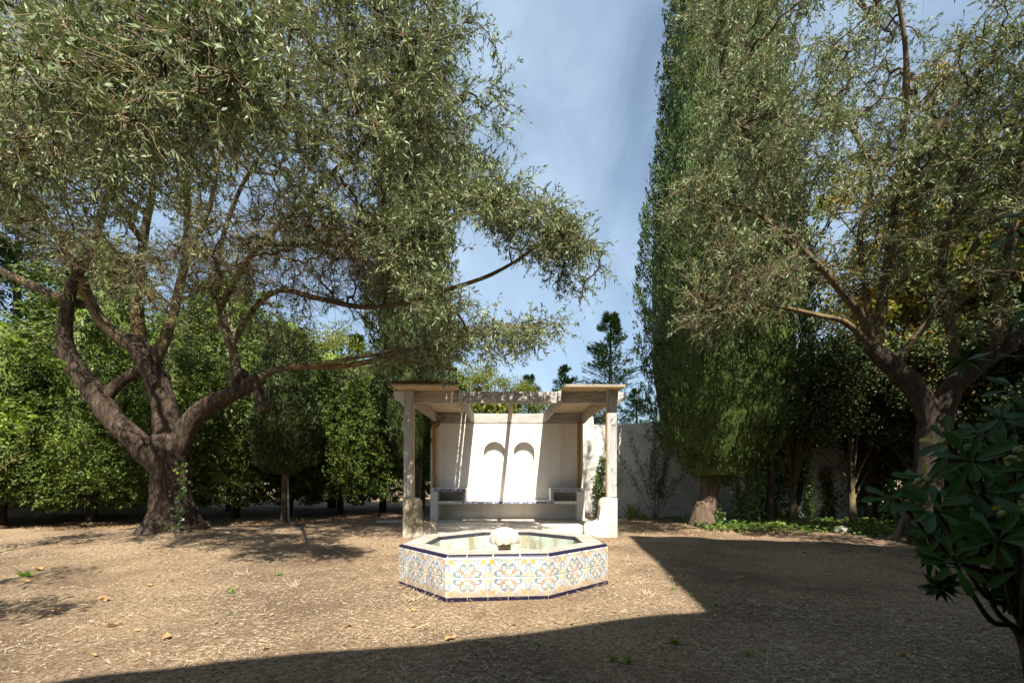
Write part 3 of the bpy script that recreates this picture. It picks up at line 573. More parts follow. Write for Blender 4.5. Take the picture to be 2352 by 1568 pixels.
# ------------------------------------------------------------------ timber pergola
def pergola():
    p = empty('pergola', PO, PR, label='grey timber pergola with two board roofs open in the middle', cat='pergola')
    def bx(nm, m, *a, bev=0.008): return MB().box(*a, bev).build(nm, m, p)
    for s, x0, x1 in ((-1, -2.14, -1.955), (1, 1.955, 2.145)): bx('post', MT['post_wood'], x0, x1, 0.02, 0.165, 0.80 if s > 0 else 0.785, 2.985)
    for x0 in (-1.952, 1.942): bx('post_board', MT['board'], x0, x0 + 0.010, 0.03, 0.155, 0.82, 2.69, bev=0.0)
    bx('front_beam', MT['beam_wood'], -2.14, 2.14, 0.17, 0.28, 2.715, 2.95)
    for s in (-1, 1):                                             # scrolled beam ends
        pts = [(0, 0.235), (0.22, 0.235), (0.235, 0.17), (0.225, 0.10), (0.19, 0.06), (0.13, 0.04), (0.085, 0.0), (0.06, -0.06), (0, -0.075)]
        pts = [(s * (2.142 + a), 2.715 + b_) for a, b_ in pts]
        MB().prism(pts if s > 0 else pts[::-1], 0.172, 0.278, 0.006).build('corbel', MT['corbel'], p)
    bx('wall_beam', MT['beam_wood'], -2.16, 2.06, 3.46, 3.62, 2.664, 2.93)
    for s, x_ in ((-1, -2.162), (1, 2.062)):
        pts = [(0, 0.22), (0.17, 0.22), (0.18, 0.15), (0.16, 0.09), (0.09, 0.04), (0.05, -0.02), (0, -0.03)]; pts = [(x_ + s * a, 2.70 + b_) for a, b_ in pts]
        MB().prism(pts if s > 0 else pts[::-1], 3.48, 3.60, 0.006).build('corbel', MT['corbel'], p)
    for i, x_ in enumerate((-2.02, -1.0, 0.02, 1.0, 2.02)):
        bx('rafter', MT['rafter_wood'], x_ - 0.045, x_ + 0.045, 0.285, 3.455, 2.70, 2.925)
        bx('rafter_tail', MT['post_wood'], x_ - 0.042 + (0 if abs(x_) < 1.9 else -0.03 * np.sign(x_)), x_ + 0.042 + (0 if abs(x_) < 1.9 else -0.03 * np.sign(x_)), -0.06 if abs(x_) > 1.9 else 0.03, 0.168 if abs(x_) < 1.9 else 0.018, 2.85 if abs(x_) > 1.9 else 2.74, 2.945)
    for x_ in (-2.05, 1.925): bx('back_post', MT['orange_wood'], x_ - 0.035, x_ + 0.035, 3.36, 3.452, 0.895, 2.697)
    # board roofs
    for x0, x1, nb in ((-2.28, -1.03, 5), (1.03, 2.22, 5)):
        if x0 < 0: segs = [(-2.28, -1.62), (-1.615, -1.30), (-1.275, -1.19), (-1.165, -1.03)]
        else: segs = [(x0 + (x1 - x0) * i / nb, x0 + (x1 - x0) * (i + 1) / nb - 0.004) for i in range(nb)]
        for a, b_ in segs: bx('roof_board', MT['board'], a, b_, -0.36, 3.66, 2.953, 2.975, bev=0.0)
        bx('roof_sheet', MT['beam_wood'], segs[0][0], segs[-1][1] if x0 > 0 else -1.31, -0.37, 3.68, 2.978, 2.995, bev=0.0)
    n_ = 9000; x_ = RNG.uniform(-2.27, -1.06, n_); y_ = np.where(RNG.random(n_) < .3, RNG.uniform(-0.4, -0.2, n_), RNG.uniform(-0.38, 3.6, n_))
    k = (x_ < -1.32) | (RNG.random(n_) < 0.25); x_, y_ = x_[k], y_[k]; n_ = len(x_)
    link('twig_debris', leaf_mesh('twig_debris', np.c_[x_, y_, 2.998 + RNG.random(n_) * .05], np.c_[RNG.normal(size=(n_, 2)), RNG.uniform(-.35, .5, n_)], rvec(n_), RNG.uniform(.04, .14, n_), RNG.uniform(.005, .014, n_)), MT['brown_leaf'], p, kind='stuff')
    return p
pergola()

def stone_base(left):
    pr = [(0.0, -0.05), (0.655, -0.05), (0.66, 0.12), (0.66, 0.21), (0.64, 0.27), (0.59, 0.305), (0.53, 0.315), (0.47, 0.305), (0.42, 0.295), (0.375, 0.31), (0.345, 0.36), (0.335, 0.45), (0.345, 0.56), (0.36, 0.65), (0.35, 0.72), (0.31, 0.77), (0.25, 0.795), (0.18, 0.80), (0.0, 0.782)]
    m = MB(); pts = [((-2.15 + a) if left else (2.15 - a), b_) for a, b_ in pr]
    m.prism(pts if left else pts[::-1], -0.02, 0.22, 0.025, 3)
    o = m.build('stone_post_base', MT['stone_moss'] if left else MT['stone_white'], smooth=True, label='mossy scroll shaped stone base under the dappled pergola post beside the lone cypress trunk' if left else 'clean white scroll shaped stone base under the pergola post nearest the garden wall', cat='stone base')
    o.location = PO; o.rotation_euler = (0, 0, PR); o.data.polygons.foreach_set('use_smooth', np.array([len(p_.vertices) < 6 and abs(p_.normal.y) < 0.99 for p_ in o.data.polygons]))
stone_base(True); stone_base(False)

# ------------------------------------------------------------------ garden wall and hut on the right
def garden_wall():
    w = empty('garden_wall', (2.0, 13.7, 0), math.radians(-2.0), label='weathered grey white garden wall behind the pergola', cat='wall')
    top = [(-0.2, 2.98), (0.42, 2.98), (0.44, 2.74), (1.2, 2.73), (2.0, 2.80), (3.4, 2.86), (5.0, 2.9)]
    zt = lambda x_: float(np.interp(x_, [a for a, b_ in top], [b_ for a, b_ in top]))
    arc = [(2.33 - 0.23 * math.cos(math.pi * i / 12), 1.75 + 0.30 * math.sin(math.pi * i / 12)) for i in range(13)]
    MB().prism([(-0.2, -0.1), (2.1, -0.1), (2.1, zt(2.1))] + [p_ for p_ in top if p_[0] < 2.1][::-1], 0, .3).build('wall', MT['old_wall'], w)
    MB().prism([(2.56, -0.1), (5.0, -0.1)] + [p_ for p_ in top if p_[0] > 2.56][::-1] + [(2.56, zt(2.56))], 0, .3).build('wall', MT['old_wall'], w)
    MB().prism([(2.1, -0.1), (2.56, -0.1), (2.56, 1.2), (2.1, 1.2)], 0, .3).build('wall', MT['old_wall'], w)
    MB().prism(arc + [(2.56, zt(2.56)), (2.1, zt(2.1))], 0, .3).build('wall', MT['old_wall'], w)
    MB().box(2.1, 2.56, .2, .3, 1.2, 2.1).build('recess', MT['old_wall'], w)
    return w
garden_wall()
def hut():
    h = empty('garden_hut', (7.0, 13.0, 0), math.radians(-3), label='small white rendered hut half hidden by ivy and trees', cat='hut')
    MB().box(-0.4, 0.93, 0, 3, -0.1, 3.1, 0.01).build('wall', MT['hut_wall'], h); MB().box(1.32, 3.2, 0, 3, -0.1, 3.1, 0.01).build('wall', MT['hut_wall'], h)
    MB().box(0.932, 1.318, 0.002, 2.99, -0.1, 1.62).build('wall', MT['hut_wall'], h); MB().box(0.932, 1.318, 0.002, 2.99, 2.75, 3.098).build('wall', MT['hut_wall'], h)
    wn_ = MB().box(0.934, 1.316, 0.16, 0.2, 1.622, 2.748).build('window', MT['dark_void'], h); MB().box(0.93, 1.32, -0.04, 0.15, 1.585, 1.618).build('sill', MT['hut_wall'], wn_)
    MB().box(-0.6, 3.4, -0.25, 3.2, 3.1, 3.2, 0.01).build('roof', MT['roof_tile'], h)
hut()

# ------------------------------------------------------------------ trees
def branch_tree(limbs, ells, ncl, seed, leafy, twigs=(9, 14), tl=(0.22, 0.5), lpt=12, leaf=(0.05, 0.075), gap=0.55, droop=0.15, avoid=None):
    """limbs: polylines (x,y,z,r). grows branches to points spread through the ellipsoids; returns twig segments and leaves"""
    rng = np.random.default_rng(seed)
    nodes = np.concatenate([catmull(l, 0.25)[2:, :3] for l in limbs])
    pts = []
    for c, r, wgt in ells:
        n_ = int(ncl * wgt); d = rvec(n_ * 3, rng); rad = rng.random(n_ * 3) ** (1 / 2.2); q = np.array(c) + d * rad[:, None] * np.array(r)
        dens = wob(q, 1.4, seed + 3, 2); q = q[dens > -gap][:n_]; pts.append(q)
    pts = np.concatenate(pts); shell = np.full(len(pts), 9.0)
    for c, r, wgt in ells: shell = np.minimum(shell, np.linalg.norm((pts - np.array(c)) / np.array(r), axis=1))
    if avoid is not None: k = ~avoid(pts); pts, shell = pts[k], shell[k]
    d0 = np.array([np.min(np.linalg.norm(nodes - p, axis=1)) for p in pts]); order = np.argsort(d0); pts, shell = pts[order], shell[order]
    pos = np.zeros((len(nodes) + len(pts) * 4, 3)); par = np.full(len(pos), -1); pos[:len(nodes)] = nodes; m = len(nodes); tips = []
    for p in pts:
        dd = np.linalg.norm(pos[:m] - p, axis=1); j = int(np.argmin(dd)); a = pos[j]; L_ = dd[j]; side = rng.normal(0, 0.13 * L_, 3); prev = j
        for t_ in (0.27, 0.52, 0.78, 1.0):
            q = a + (p - a) * t_ + side * math.sin(t_ * math.pi) + rng.normal(0, 0.05 * L_, 3) * (t_ < 1); q[2] += droop * L_ * math.sin(t_ * math.pi) * 0.6
            pos[m] = q; par[m] = prev; prev = m; m += 1
        tips.append(m - 1)
    cnt = np.ones(m)
    for i in range(m - 1, len(nodes) - 1, -1): cnt[par[i]] += cnt[i]
    idx = np.arange(len(nodes), m); rad = lambda i: np.clip(0.0042 * cnt[i] ** 0.42, 0.005, 0.07)
    pr_ = par[idx]; ra = np.where(pr_ < len(nodes), np.minimum(rad(idx) * 1.2, 0.07), rad(pr_)); rb = rad(idx)
    A, B = pos[pr_], pos[idx]
    # fine twigs
    tips = np.array(tips); K = rng.integers(twigs[0], twigs[1] + 1, len(tips)); src = np.repeat(tips, K); sh = np.repeat(shell, K); n_ = len(src)
    up2 = rng.random(n_); start = pos[src] * up2[:, None] + pos[par[src]] * (1 - up2[:, None]); start = np.where((rng.random(n_) < .35)[:, None], pos[par[par[src]]] * .5 + pos[par[src]] * .5, start)
    d = nrm(nrm(pos[src] - pos[par[src]]) * 0.55 + rvec(n_, rng)); d[:, 2] += 0.12; d = nrm(d); Lt = rng.uniform(*tl, n_)
    S = [start]; cur = start; dd = d
    for s_ in range(3):
        dd = nrm(dd + rvec(n_, rng) * 0.38 + np.array([0, 0, -0.13])); cur = cur + dd * (Lt / 3)[:, None]; S.append(cur)
    tA = np.concatenate(S[:3]); tB = np.concatenate(S[1:]); tr = np.concatenate([np.full(n_, .0042), np.full(n_, .0034), np.full(n_, .0026)]); tr2 = np.concatenate([np.full(n_, .0034), np.full(n_, .0026), np.full(n_, .0016)])
    # leaves
    want = leafy(S[3], sh, rng); li = np.where(want)[0]; li = np.repeat(li, lpt); t_ = rng.random(len(li)) * 2.6 + 0.4; k = np.clip(t_.astype(int), 0, 2); fr = (t_ - k)[:, None]
    St = np.stack(S, 0); base = St[k, li] * (1 - fr) + St[k + 1, li] * fr; ax_ = nrm(St[k + 1, li] - St[k, li]); D = nrm(ax_ * 0.75 + rvec(len(li), rng) * 0.8); N = rvec(len(li), rng) + np.array([0, 0, 0.9])
    LL = rng.uniform(*leaf, len(li))
    return (A, B, ra, rb), (tA, tB, tr, tr2), (base, D, N, LL, LL * rng.uniform(.19, .28, len(li)))
def limb_mesh(name, limbs, ks=14, rough=0.09, flares=None, seed=0, step=0.1):
    return quads_mesh(name, *join_arrays([tube_arrays(catmull(l, step), ks, rough, seed + 7 * i, flare=(flares or {}).get(i)) for i, l in enumerate(limbs)]))
def Lm(*rows):
    """limb from picture measurements (x, y, depth, radius)"""
    return [(*at(x_, y_, d_), r_) for x_, y_, d_, r_ in rows]

def left_olive():
    t = empty('olive_tree', (OLIVE.x, OLIVE.y, 0), label='big spreading old olive tree with gnarled forked trunk beside the hedge', cat='olive tree')
    T = -Vector((OLIVE.x, OLIVE.y, 0))
    trunk = Lm((402, 1262, 9.2, .62), (400, 1238, 9.2, .56), (400, 1200, 9.2, .46), (398, 1150, 9.2, .41), (392, 1090, 9.2, .42), (388, 1040, 9.2, .40), (385, 1000, 9.2, .30))
    A = Lm((378, 1075, 9.2, .30), (338, 1035, 9.15, .29), (290, 990, 9.05, .25), (240, 935, 9.0, .235), (195, 868, 8.95, .22), (160, 825, 8.9, .19), (148, 770, 8.85, .14), (155, 710, 8.8, .125), (168, 650, 8.7, .11), (200, 590, 8.6, .09), (228, 520, 8.5, .075), (250, 430, 8.3, .05), (240, 330, 8.1, .03))
    A1 = Lm((165, 835, 8.9, .17), (140, 815, 8.85, .13), (128, 808, 8.82, .11))
    A2 = Lm((235, 925, 9.0, .14), (262, 890, 9.05, .13), (300, 862, 9.1, .12), (345, 840, 9.15, .13))
    B = Lm((392, 1060, 9.2, .32), (388, 985, 9.25, .30), (378, 920, 9.25, .27), (350, 855, 9.2, .26), (318, 800, 9.15, .25), (300, 775, 9.15, .17))
    B1 = Lm((325, 800, 9.15, .19), (275, 775, 9.1, .17), (232, 735, 9.0, .14), (205, 685, 8.9, .115), (180, 630, 8.7, .105), (130, 540, 8.4, .09), (65, 450, 8.0, .075), (0, 385, 7.6, .065), (-80, 330, 7.2, .05))
    B2 = Lm((316, 800, 9.15, .20), (318, 760, 9.2, .15), (316, 700, 9.2, .125), (325, 600, 9.2, .10), (335, 520, 9.1, .085), (352, 430, 9.0, .065), (345, 330, 8.7, .05), (370, 200, 8.4, .035))
    B3 = Lm((352, 830, 9.2, .16), (378, 780, 9.3, .12), (400, 720, 9.4, .105), (412, 660, 9.4, .095), (440, 570, 9.4, .075), (480, 480, 9.3, .06), (500, 380, 9.1, .045))
    C = Lm((405, 1040, 9.2, .27), (425, 985, 9.15, .24), (458, 945, 9.1, .22), (510, 915, 9.0, .20), (560, 890, 8.95, .18), (600, 868, 8.9, .15))
    C0 = Lm((540, 890, 8.95, .19), (555, 866, 8.93, .17), (558, 850, 8.93, .13)); C3 = Lm((590, 880, 8.9, .14), (604, 920, 8.88, .15), (612, 945, 8.86, .10))
    C1 = Lm((590, 875, 8.9, .12), (625, 852, 8.9, .085), (690, 842, 8.85, .075), (770, 842, 8.8, .07), (840, 832, 8.7, .06), (900, 822, 8.6, .05), (970, 838, 8.5, .038), (1050, 850, 8.4, .02))
    C1b = Lm((700, 842, 8.85, .05), (780, 828, 8.6, .045), (860, 815, 8.3, .035), (960, 800, 8.1, .025))
    C2 = Lm((545, 872, 8.95, .14), (538, 815, 9.0, .11), (520, 760, 9.0, .095), (505, 690, 9.0, .08), (500, 610, 9.0, .065), (520, 520, 8.9, .05), (560, 420, 8.7, .04), (640, 300, 8.4, .03))
    C4 = Lm((535, 790, 9.0, .075), (575, 720, 9.0, .065), (640, 668, 8.9, .06), (730, 685, 8.8, .06), (830, 705, 8.7, .055), (930, 695, 8.1, .05), (1030, 665, 7.7, .045), (1130, 630, 7.3, .038), (1220, 575, 7.0, .03), (1300, 500, 6.8, .02))
    C5 = Lm((510, 700, 9.0, .06), (560, 610, 8.6, .055), (640, 520, 8.2, .05), (740, 420, 7.8, .045), (850, 320, 7.4, .035), (950, 220, 7.1, .025))
    D1 = Lm((420, 640, 9.4, .06), (430, 500, 8.4, .055), (420, 360, 7.2, .045), (400, 230, 6.0, .04), (385, 150, 4.8, .03), (360, 110, 3.7, .018)); D2 = Lm((330, 560, 9.2, .06), (240, 420, 8.0, .05), (150, 300, 7.0, .04), (60, 200, 6.2, .03)); D3 = Lm((600, 560, 8.4, .05), (700, 560, 7.8, .045), (820, 560, 7.4, .035), (950, 530, 7.2, .025)); D4 = Lm((0, 620, 9.0, .06), (60, 650, 9.0, .075), (130, 680, 9.0, .085), (190, 700, 9.0, .09))
    for l_ in (trunk, A, A1, A2, B, B1, B2, B3, C, C0, C3, C1, C1b, C2, C4): l_[:] = [(a, b_, c, r * .82) for a, b_, c, r in l_]
    limbs = [trunk, A, A1, A2, B, B1, B2, B3, C, C0, C3, C1, C1b, C2, C4, C5, D1, D2, D3, D4]
    def flare(V, th):
        z = V[..., 2]; k = np.clip(1 - (z - 0.02) / 0.85, 0, 1) ** 2
        return k * (0.42 + 0.36 * np.sin(th * 6 + 0.8)[None] + 0.16 * np.sin(th * 11 + 2.0)[None]) + 0.07 * np.sin(th * 5 + z * 2.2) + 0.04 * np.sin(th * 9 - z * 3.0)
    thick = [trunk, A, A1, A2, B, C, C0, C3]
    o = link('trunk', limb_mesh('trunk', thick, 40, 0.11, {0: flare}, 3, 0.05), MT['olive_bark'], t); o.location = T
    o = link('limbs', limb_mesh('limbs', [l for l in limbs if l not in thick], 10, 0.08, None, 50, 0.1), MT['olive_limb'], t); o.location = T
    ells = [((-5.2, 8.2, 7.3), (4.7, 3.2, 2.5), .33), (tuple(at(640, 660, 8.3)), (2.6, 1.2, .95), .11), (tuple(at(330, 560, 8.3)), (2.2, 1.2, 1.2), .07), (tuple(at(1075, 620, 7.0)), (1.95, 1.1, 1.35), .125), (tuple(at(330, 120, 3.6)), (.95, .6, .8), .05), (tuple(at(900, 230, 7.0)), (1.75, 1.4, 2.0), .16), (tuple(at(760, 560, 7.6)), (2.2, 1.5, 1.4), .13), (tuple(at(60, 420, 8.0)), (2.2, 2.0, 2.2), .045), (tuple(at(560, 150, 5.6)), (2.3, 1.3, 1.5), .065), (tuple(at(905, 650, 7.2)), (.9, .6, .8), .02), (tuple(at(940, 800, 8.3)), (1.1, .5, .45), .018), ((-6.2, 5.4, 5.0), (1.7, 1.0, 1.0), .055), ((-4.4, 4.7, 4.9), (2.0, .9, .8), .065)]
    def leafy(P, sh, rng):
        px = CXD + P[:, 0] / P[:, 1] * FD; py = YHD - (P[:, 2] - CAMZ) / P[:, 1] * FD
        edge = np.clip((sh - 0.55) * 3.0, 0.15, 1)
        pr = 0.30 + 0.62 * edge; bare = (P[:, 2] < 6.4) & (P[:, 0] < -1.7) & (P[:, 1] > 6.4); pr = np.where(bare, 0.10 + 0.10 * edge, pr)
        pr = np.where(P[:, 0] > -1.1, np.maximum(pr, 0.72), pr); pr = np.where((P[:, 0] < -5.5) & (P[:, 1] < 6.5), .35, pr)
        return rng.random(len(P)) < pr
    sh_x = lambda q: q[:, 0] - .115 * (12.7 - q[:, 1]) / .833
    sh_z = lambda q: q[:, 2] - (12.7 - q[:, 1]) / .833
    hz = lambda q: q[:, 2] - (13.6 - q[:, 1]) / .833
    thin = lambda q: (hz(q) > .4) & (hz(q) < 3.6) & (q[:, 0] > -6.6) & (q[:, 0] < -2.2) & (np.random.default_rng(2).random(len(q)) < .72)
    av = lambda q: thin(q) | ((sh_x(q) > -1.55) & (sh_x(q) < 1.4) & (sh_z(q) > .15) & (sh_z(q) < 3.2)) | (q[:, 2] < 2.95) | ((q[:, 0] > 1.9)) | ((q[:, 1] > 9.0) & (q[:, 0] > -2.6) & (q[:, 2] < 3.8))
    br, tw, lf = branch_tree(limbs[5:], ells, 1880, 4, leafy, (9, 14), (0.22, 0.55), 16, (0.06, 0.098), gap=0.38, avoid=av)
    o = link('branches', seg_mesh('branches', *br, k=5), MT['olive_limb'], t); o.location = T
    o = link('twigs', seg_mesh('twigs', *tw, k=3), MT['twig'], t, kind='stuff'); o.location = T
    o = link('crown', leaf_mesh('crown', *lf), MT['olive_leaf'], t, kind='stuff'); o.location = T
    print('left olive leaves', len(lf[0]), 'twigs', len(tw[0]))
left_olive()

def right_olive():
    base = at(2125, 1250, 8.3); T = -Vector((base.x, base.y, 0))
    t = empty('olive_tree', (base.x, base.y, 0), label='airy olive tree with thick dark fork above the glossy shrub', cat='olive tree')
    trunk = Lm((2130, 1260, 8.3, .36), (2128, 1180, 8.3, .28), (2130, 1100, 8.3, .27), (2140, 1020, 8.3, .28), (2152, 950, 8.3, .26))
    A = Lm((2148, 990, 8.3, .24), (2120, 920, 8.3, .21), (2080, 870, 8.3, .2), (2030, 825, 8.3, .18), (1995, 795, 8.3, .15))
    B = Lm((2150, 980, 8.3, .25), (2180, 900, 8.2, .21), (2230, 850, 8.1, .19), (2300, 800, 8.0, .18), (2370, 745, 7.9, .16), (2460, 660, 7.8, .12))
    A1 = Lm((2005, 805, 8.3, .12), (1985, 740, 8.2, .09), (1950, 690, 8.0, .08), (1890, 620, 7.8, .07), (1830, 560, 7.6, .06), (1795, 490, 7.5, .05), (1760, 400, 7.4, .035), (1720, 300, 7.3, .02))
    A2 = Lm((2010, 800, 8.3, .12), (2022, 720, 8.3, .105), (2035, 620, 8.3, .09), (2052, 500, 8.2, .075), (2065, 380, 8.0, .065), (2080, 250, 7.8, .055), (2080, 120, 7.6, .045), (2060, -20, 7.4, .03))
    A3 = Lm((1995, 790, 8.3, .09), (1940, 740, 8.0, .06), (1880, 725, 7.7, .05), (1790, 705, 7.4, .04), (1700, 700, 7.2, .03), (1620, 715, 7.0, .02))
    A4 = Lm((1850, 585, 7.7, .045), (1800, 550, 7.5, .04), (1740, 490, 7.4, .035), (1650, 460, 7.3, .025), (1570, 430, 7.2, .015))
    A5 = Lm((2000, 770, 8.3, .07), (1985, 640, 8.3, .06), (1975, 540, 8.3, .05), (2000, 430, 8.2, .045), (1960, 300, 8.0, .035), (1880, 240, 7.9, .025))
    B1 = Lm((2200, 880, 8.15, .10), (2190, 780, 8.2, .085), (2160, 660, 8.2, .07), (2180, 520, 8.1, .06), (2230, 380, 8.0, .05), (2260, 220, 7.8, .04)); B2 = Lm((2290, 805, 8.0, .10), (2290, 700, 7.9, .08), (2320, 560, 7.7, .07), (2340, 420, 7.5, .06), (2360, 260, 7.3, .045))
    B3 = Lm((2050, 840, 8.3, .08), (2130, 740, 8.2, .06), (2200, 640, 8.0, .05), (2280, 480, 7.8, .04)); B4 = Lm((2060, 420, 8.1, .05), (2130, 330, 7.8, .045), (2230, 190, 7.4, .04), (2320, 60, 7.0, .03))
    for l_ in (trunk, A, B, A1, A2, A3): l_[:] = [(a, b_, c, r * .82) for a, b_, c, r in l_]
    thick = [trunk, A, B]; thin = [A1, A2, A3, A4, A5, B1, B2, B3, B4]
    o = link('trunk', limb_mesh('trunk', thick, 28, 0.10, None, 13, 0.06), MT['dark_bark'], t); o.location = T
    o = link('limbs', limb_mesh('limbs', thin, 10, 0.08, None, 70, 0.1), MT['olive_limb'], t); o.location = T
    E_ = lambda x_, y_, d_, r_, w_: (tuple(at(x_, y_, d_)), r_, w_)
    ells = [E_(2080, 220, 7.8, (1.9, 1.8, 2.4), .30), E_(1750, 330, 7.4, (1.05, 1.3, 1.5), .16), E_(1720, 640, 7.3, (1.1, 1.0, .75), .14), E_(2260, 420, 7.4, (1.5, 1.5, 2.6), .24), E_(2000, 500, 8.0, (1.3, 1.3, 1.4), .10), E_(1690, 60, 7.4, (1.0, 1.2, 1.2), .06), E_(1625, 470, 7.3, (.75, .6, .65), .06), E_(1640, 700, 7.1, (.7, .5, .4), .04)]
    def leafy(P, sh, rng):
        pr = 0.22 + 0.75 * np.clip((sh - 0.3) * 1.8, 0, 1) * np.clip((P[:, 2] - 4.0) / 1.8, 0.15, 1); return rng.random(len(P)) < pr
    av = lambda q: (q[:, 2] < 3.4)
    br, tw, lf = branch_tree(thin, ells, 900, 9, leafy, (8, 12), (0.2, 0.5), 14, (0.06, 0.095), gap=0.4, avoid=av)
    o = link('branches', seg_mesh('branches', *br, k=5), MT['olive_limb'], t); o.location = T
    o = link('twigs', seg_mesh('twigs', *tw, k=3), MT['twig'], t, kind='stuff'); o.location = T
    o = link('crown', leaf_mesh('crown', *lf), MT['olive_leaf'], t, kind='stuff'); o.location = T
    print('right olive leaves', len(lf[0]), 'twigs', len(tw[0]))
right_olive()

def column_foliage(name, n, z0, z1, R, seed, size=(0.09, 0.17), w=0.35, spread=0.22, lump=0.16, upness=0.8, lumpf=2.2, droop=False, zs=0.55, tuft=None, front=0.75, ztop=99):
    """leaf sprays filling the outer part of a column whose radius at height z is R(z)"""
    rng = np.random.default_rng(seed); zz = np.linspace(z0, z1, 200); rr = np.array([max(R(q), 0.02) for q in zz]); cdf = np.cumsum(rr * np.where(zz > ztop, .3, 1)); cdf /= cdf[-1]
    z = np.interp(rng.random(n), cdf, zz); a = np.where(rng.random(n) < front, rng.uniform(-np.pi * 1.04, np.pi * .04, n), rng.uniform(0, np.pi, n)); out = np.stack([np.cos(a), np.sin(a), np.zeros(n)], 1); r0 = np.interp(z, zz, rr)
    q = np.stack([np.cos(a) * r0, np.sin(a) * r0, z * zs], 1); lm = 1 + lump * wob(q, lumpf, seed, 3) + lump * 0.6 * wob(q, lumpf * 3.1, seed + 1, 2)
    rad = r0 * lm * (1 - spread * rng.random(n) ** 1.6 - 0.4 * (rng.random(n) < 0.12) * rng.random(n))
    rad = rad * np.where(wob(q, lumpf * 4.5, seed + 9, 2) > .35, 1 + .13 * rng.random(n), 1.0)
    P = out * rad[:, None]; P[:, 2] = z
    D = out * (1.2 if droop else 0.55) + np.array([0, 0, -0.35 if droop else upness]) + rvec(n, rng) * 0.55; N = out + rvec(n, rng) * 0.7 + np.array([0, 0, 0.4])
    if tuft:                                                      # gather most sprays into plumes
        m = n // tuft[0]; pick = np.where(rng.random(n) < 0.86)[0]; who = rng.integers(0, m, len(pick)); ax_ = nrm(D[:m] * np.array([1, 1, 1.1])); tl_ = tuft[1] * rng.uniform(.6, 1.4, m)
        al = rng.random(len(pick)) ** .8; P[pick] = P[:m][who] + ax_[who] * (al * tl_[who])[:, None] + rvec(len(pick), rng) * (tuft[2] * (1.15 - al))[:, None] * (np.array([1, 1, .35]) if droop else 1.0)
        P[pick] -= out[:m][who] * (tl_[who] * .25)[:, None]; D[pick] = ax_[who] + rvec(len(pick), rng) * .55; P[:, 2] = np.maximum(P[:, 2], z0 * .8)
    L = rng.uniform(*size, n); return P, D, N, L, L * w * rng.uniform(0.7, 1.3, n)
def core(R, z0, z1, k=0.72):
    pth = [(0, 0, z0 + (z1 - z0) * i / 12, max(0.03, R(z0 + (z1 - z0) * i / 12) * k)) for i in range(13)]
    return np.array(pth)

def cypress(name, loc, R, z0, z1, n, seed, label, mat, tr=0.2, bark='cypress_bark', lean=0, size=(0.09, 0.17), trunk_top=None, **kw):
    t = empty(name, loc, label=label, cat='cypress')
    def fl(V, th): return np.clip(1 - V[..., 2] / 0.35, 0, 1) * (0.14 + 0.10 * np.sin(th * 5)[None])
    pth = catmull([(0, 0, -0.1, tr * 1.15), (0.02, 0, z0 * 0.5, tr), (0.05 + lean * .4, 0, z0 + 1, tr * .9), (lean, 0, trunk_top or z1 * 0.85, tr * 0.3)], 0.12)
    link('trunk', quads_mesh('trunk', *tube_arrays(pth, 18, 0.10, seed, flare=fl)), MT[bark], t)
    V, F = tube_arrays(core(R, z0 + 0.3, z1 * 0.97, 0.83), 14, 0.12, seed, ridges=False); V[:, 0] += lean
    P, D, N, L, Wd = column_foliage(name, n, z0, z1, R, seed, size, **kw); P[:, 0] += lean
    link('crown', leaf_mesh('crown', P, D, N, L, Wd), MT[mat], t, kind='stuff'); link('inner_foliage', quads_mesh('inner_foliage', V, F), MT[mat], t, kind='stuff')
    return t
# tall cypress by the garden wall
CY = at(1612, 1203, 11.3)
def RT(z): return float(np.interp(z, [0.95, 1.3, 1.8, 2.6, 5.2, 7, 9, 12, 15, 18], [0.3, 0.85, 1.4, 1.75, 1.95, 1.84, 1.58, 1.26, 0.9, 0.1]))
cypress('cypress_tree', (CY.x, CY.y, 0), RT, 0.95, 18.0, 150000, 31, 'very tall broad dark cypress with bare trunk base beside the garden wall', 'cypress', 0.24, lean=0.42, size=(0.045, 0.105), w=0.32, spread=0.17, lump=0.10, upness=2.2, lumpf=3.2, zs=0.3, tuft=(40, .30, .075), ztop=13.6)
# slender cypress left of the pergola
C2 = at(957, 1190, 13.0)
cypress('cypress_tree', (C2.x - 0.1, C2.y, 0), lambda z: float(np.interp(z, [1.4, 2.5, 5, 8, 11, 12.6], [0.3, 0.8, 1.12, 1.08, 0.7, 0.05])), 1.4, 12.6, 36000, 37, 'tall slim cypress rising behind the olive next to the pergola', 'dark_cypress', 0.2, size=(0.07, 0.15), upness=1.3, lump=0.14, zs=0.3, tuft=(40, .4, .1))
# small clipped cypress with bare trunk
C3 = at(652, 1200, 12.0)
cypress('young_cypress', (C3.x, C3.y, 0), lambda z: float(np.interp(z, [1.25, 1.5, 2.6, 3.6, 4.5, 5.2], [0.3, 0.72, 0.85, 0.72, 0.4, 0.05])), 1.25, 5.2, 14000, 41, 'small dark cypress on a straight bare trunk in front of the hedge', 'dark_cypress', 0.085, bark='olive_limb', size=(0.07, 0.14), upness=0.9, lump=0.10, trunk_top=4)
o = MB().box(-0.02, 0.02, -0.02, 0.02, -0.1, 1.55, 0.004).build('tree_stake', MT['post_wood'], label='thin wooden stake tied beside the small cypress trunk', cat='stake'); o.location = (C3.x + 0.13, C3.y, 0); o.rotation_euler = (0, math.radians(-1.5), 0)

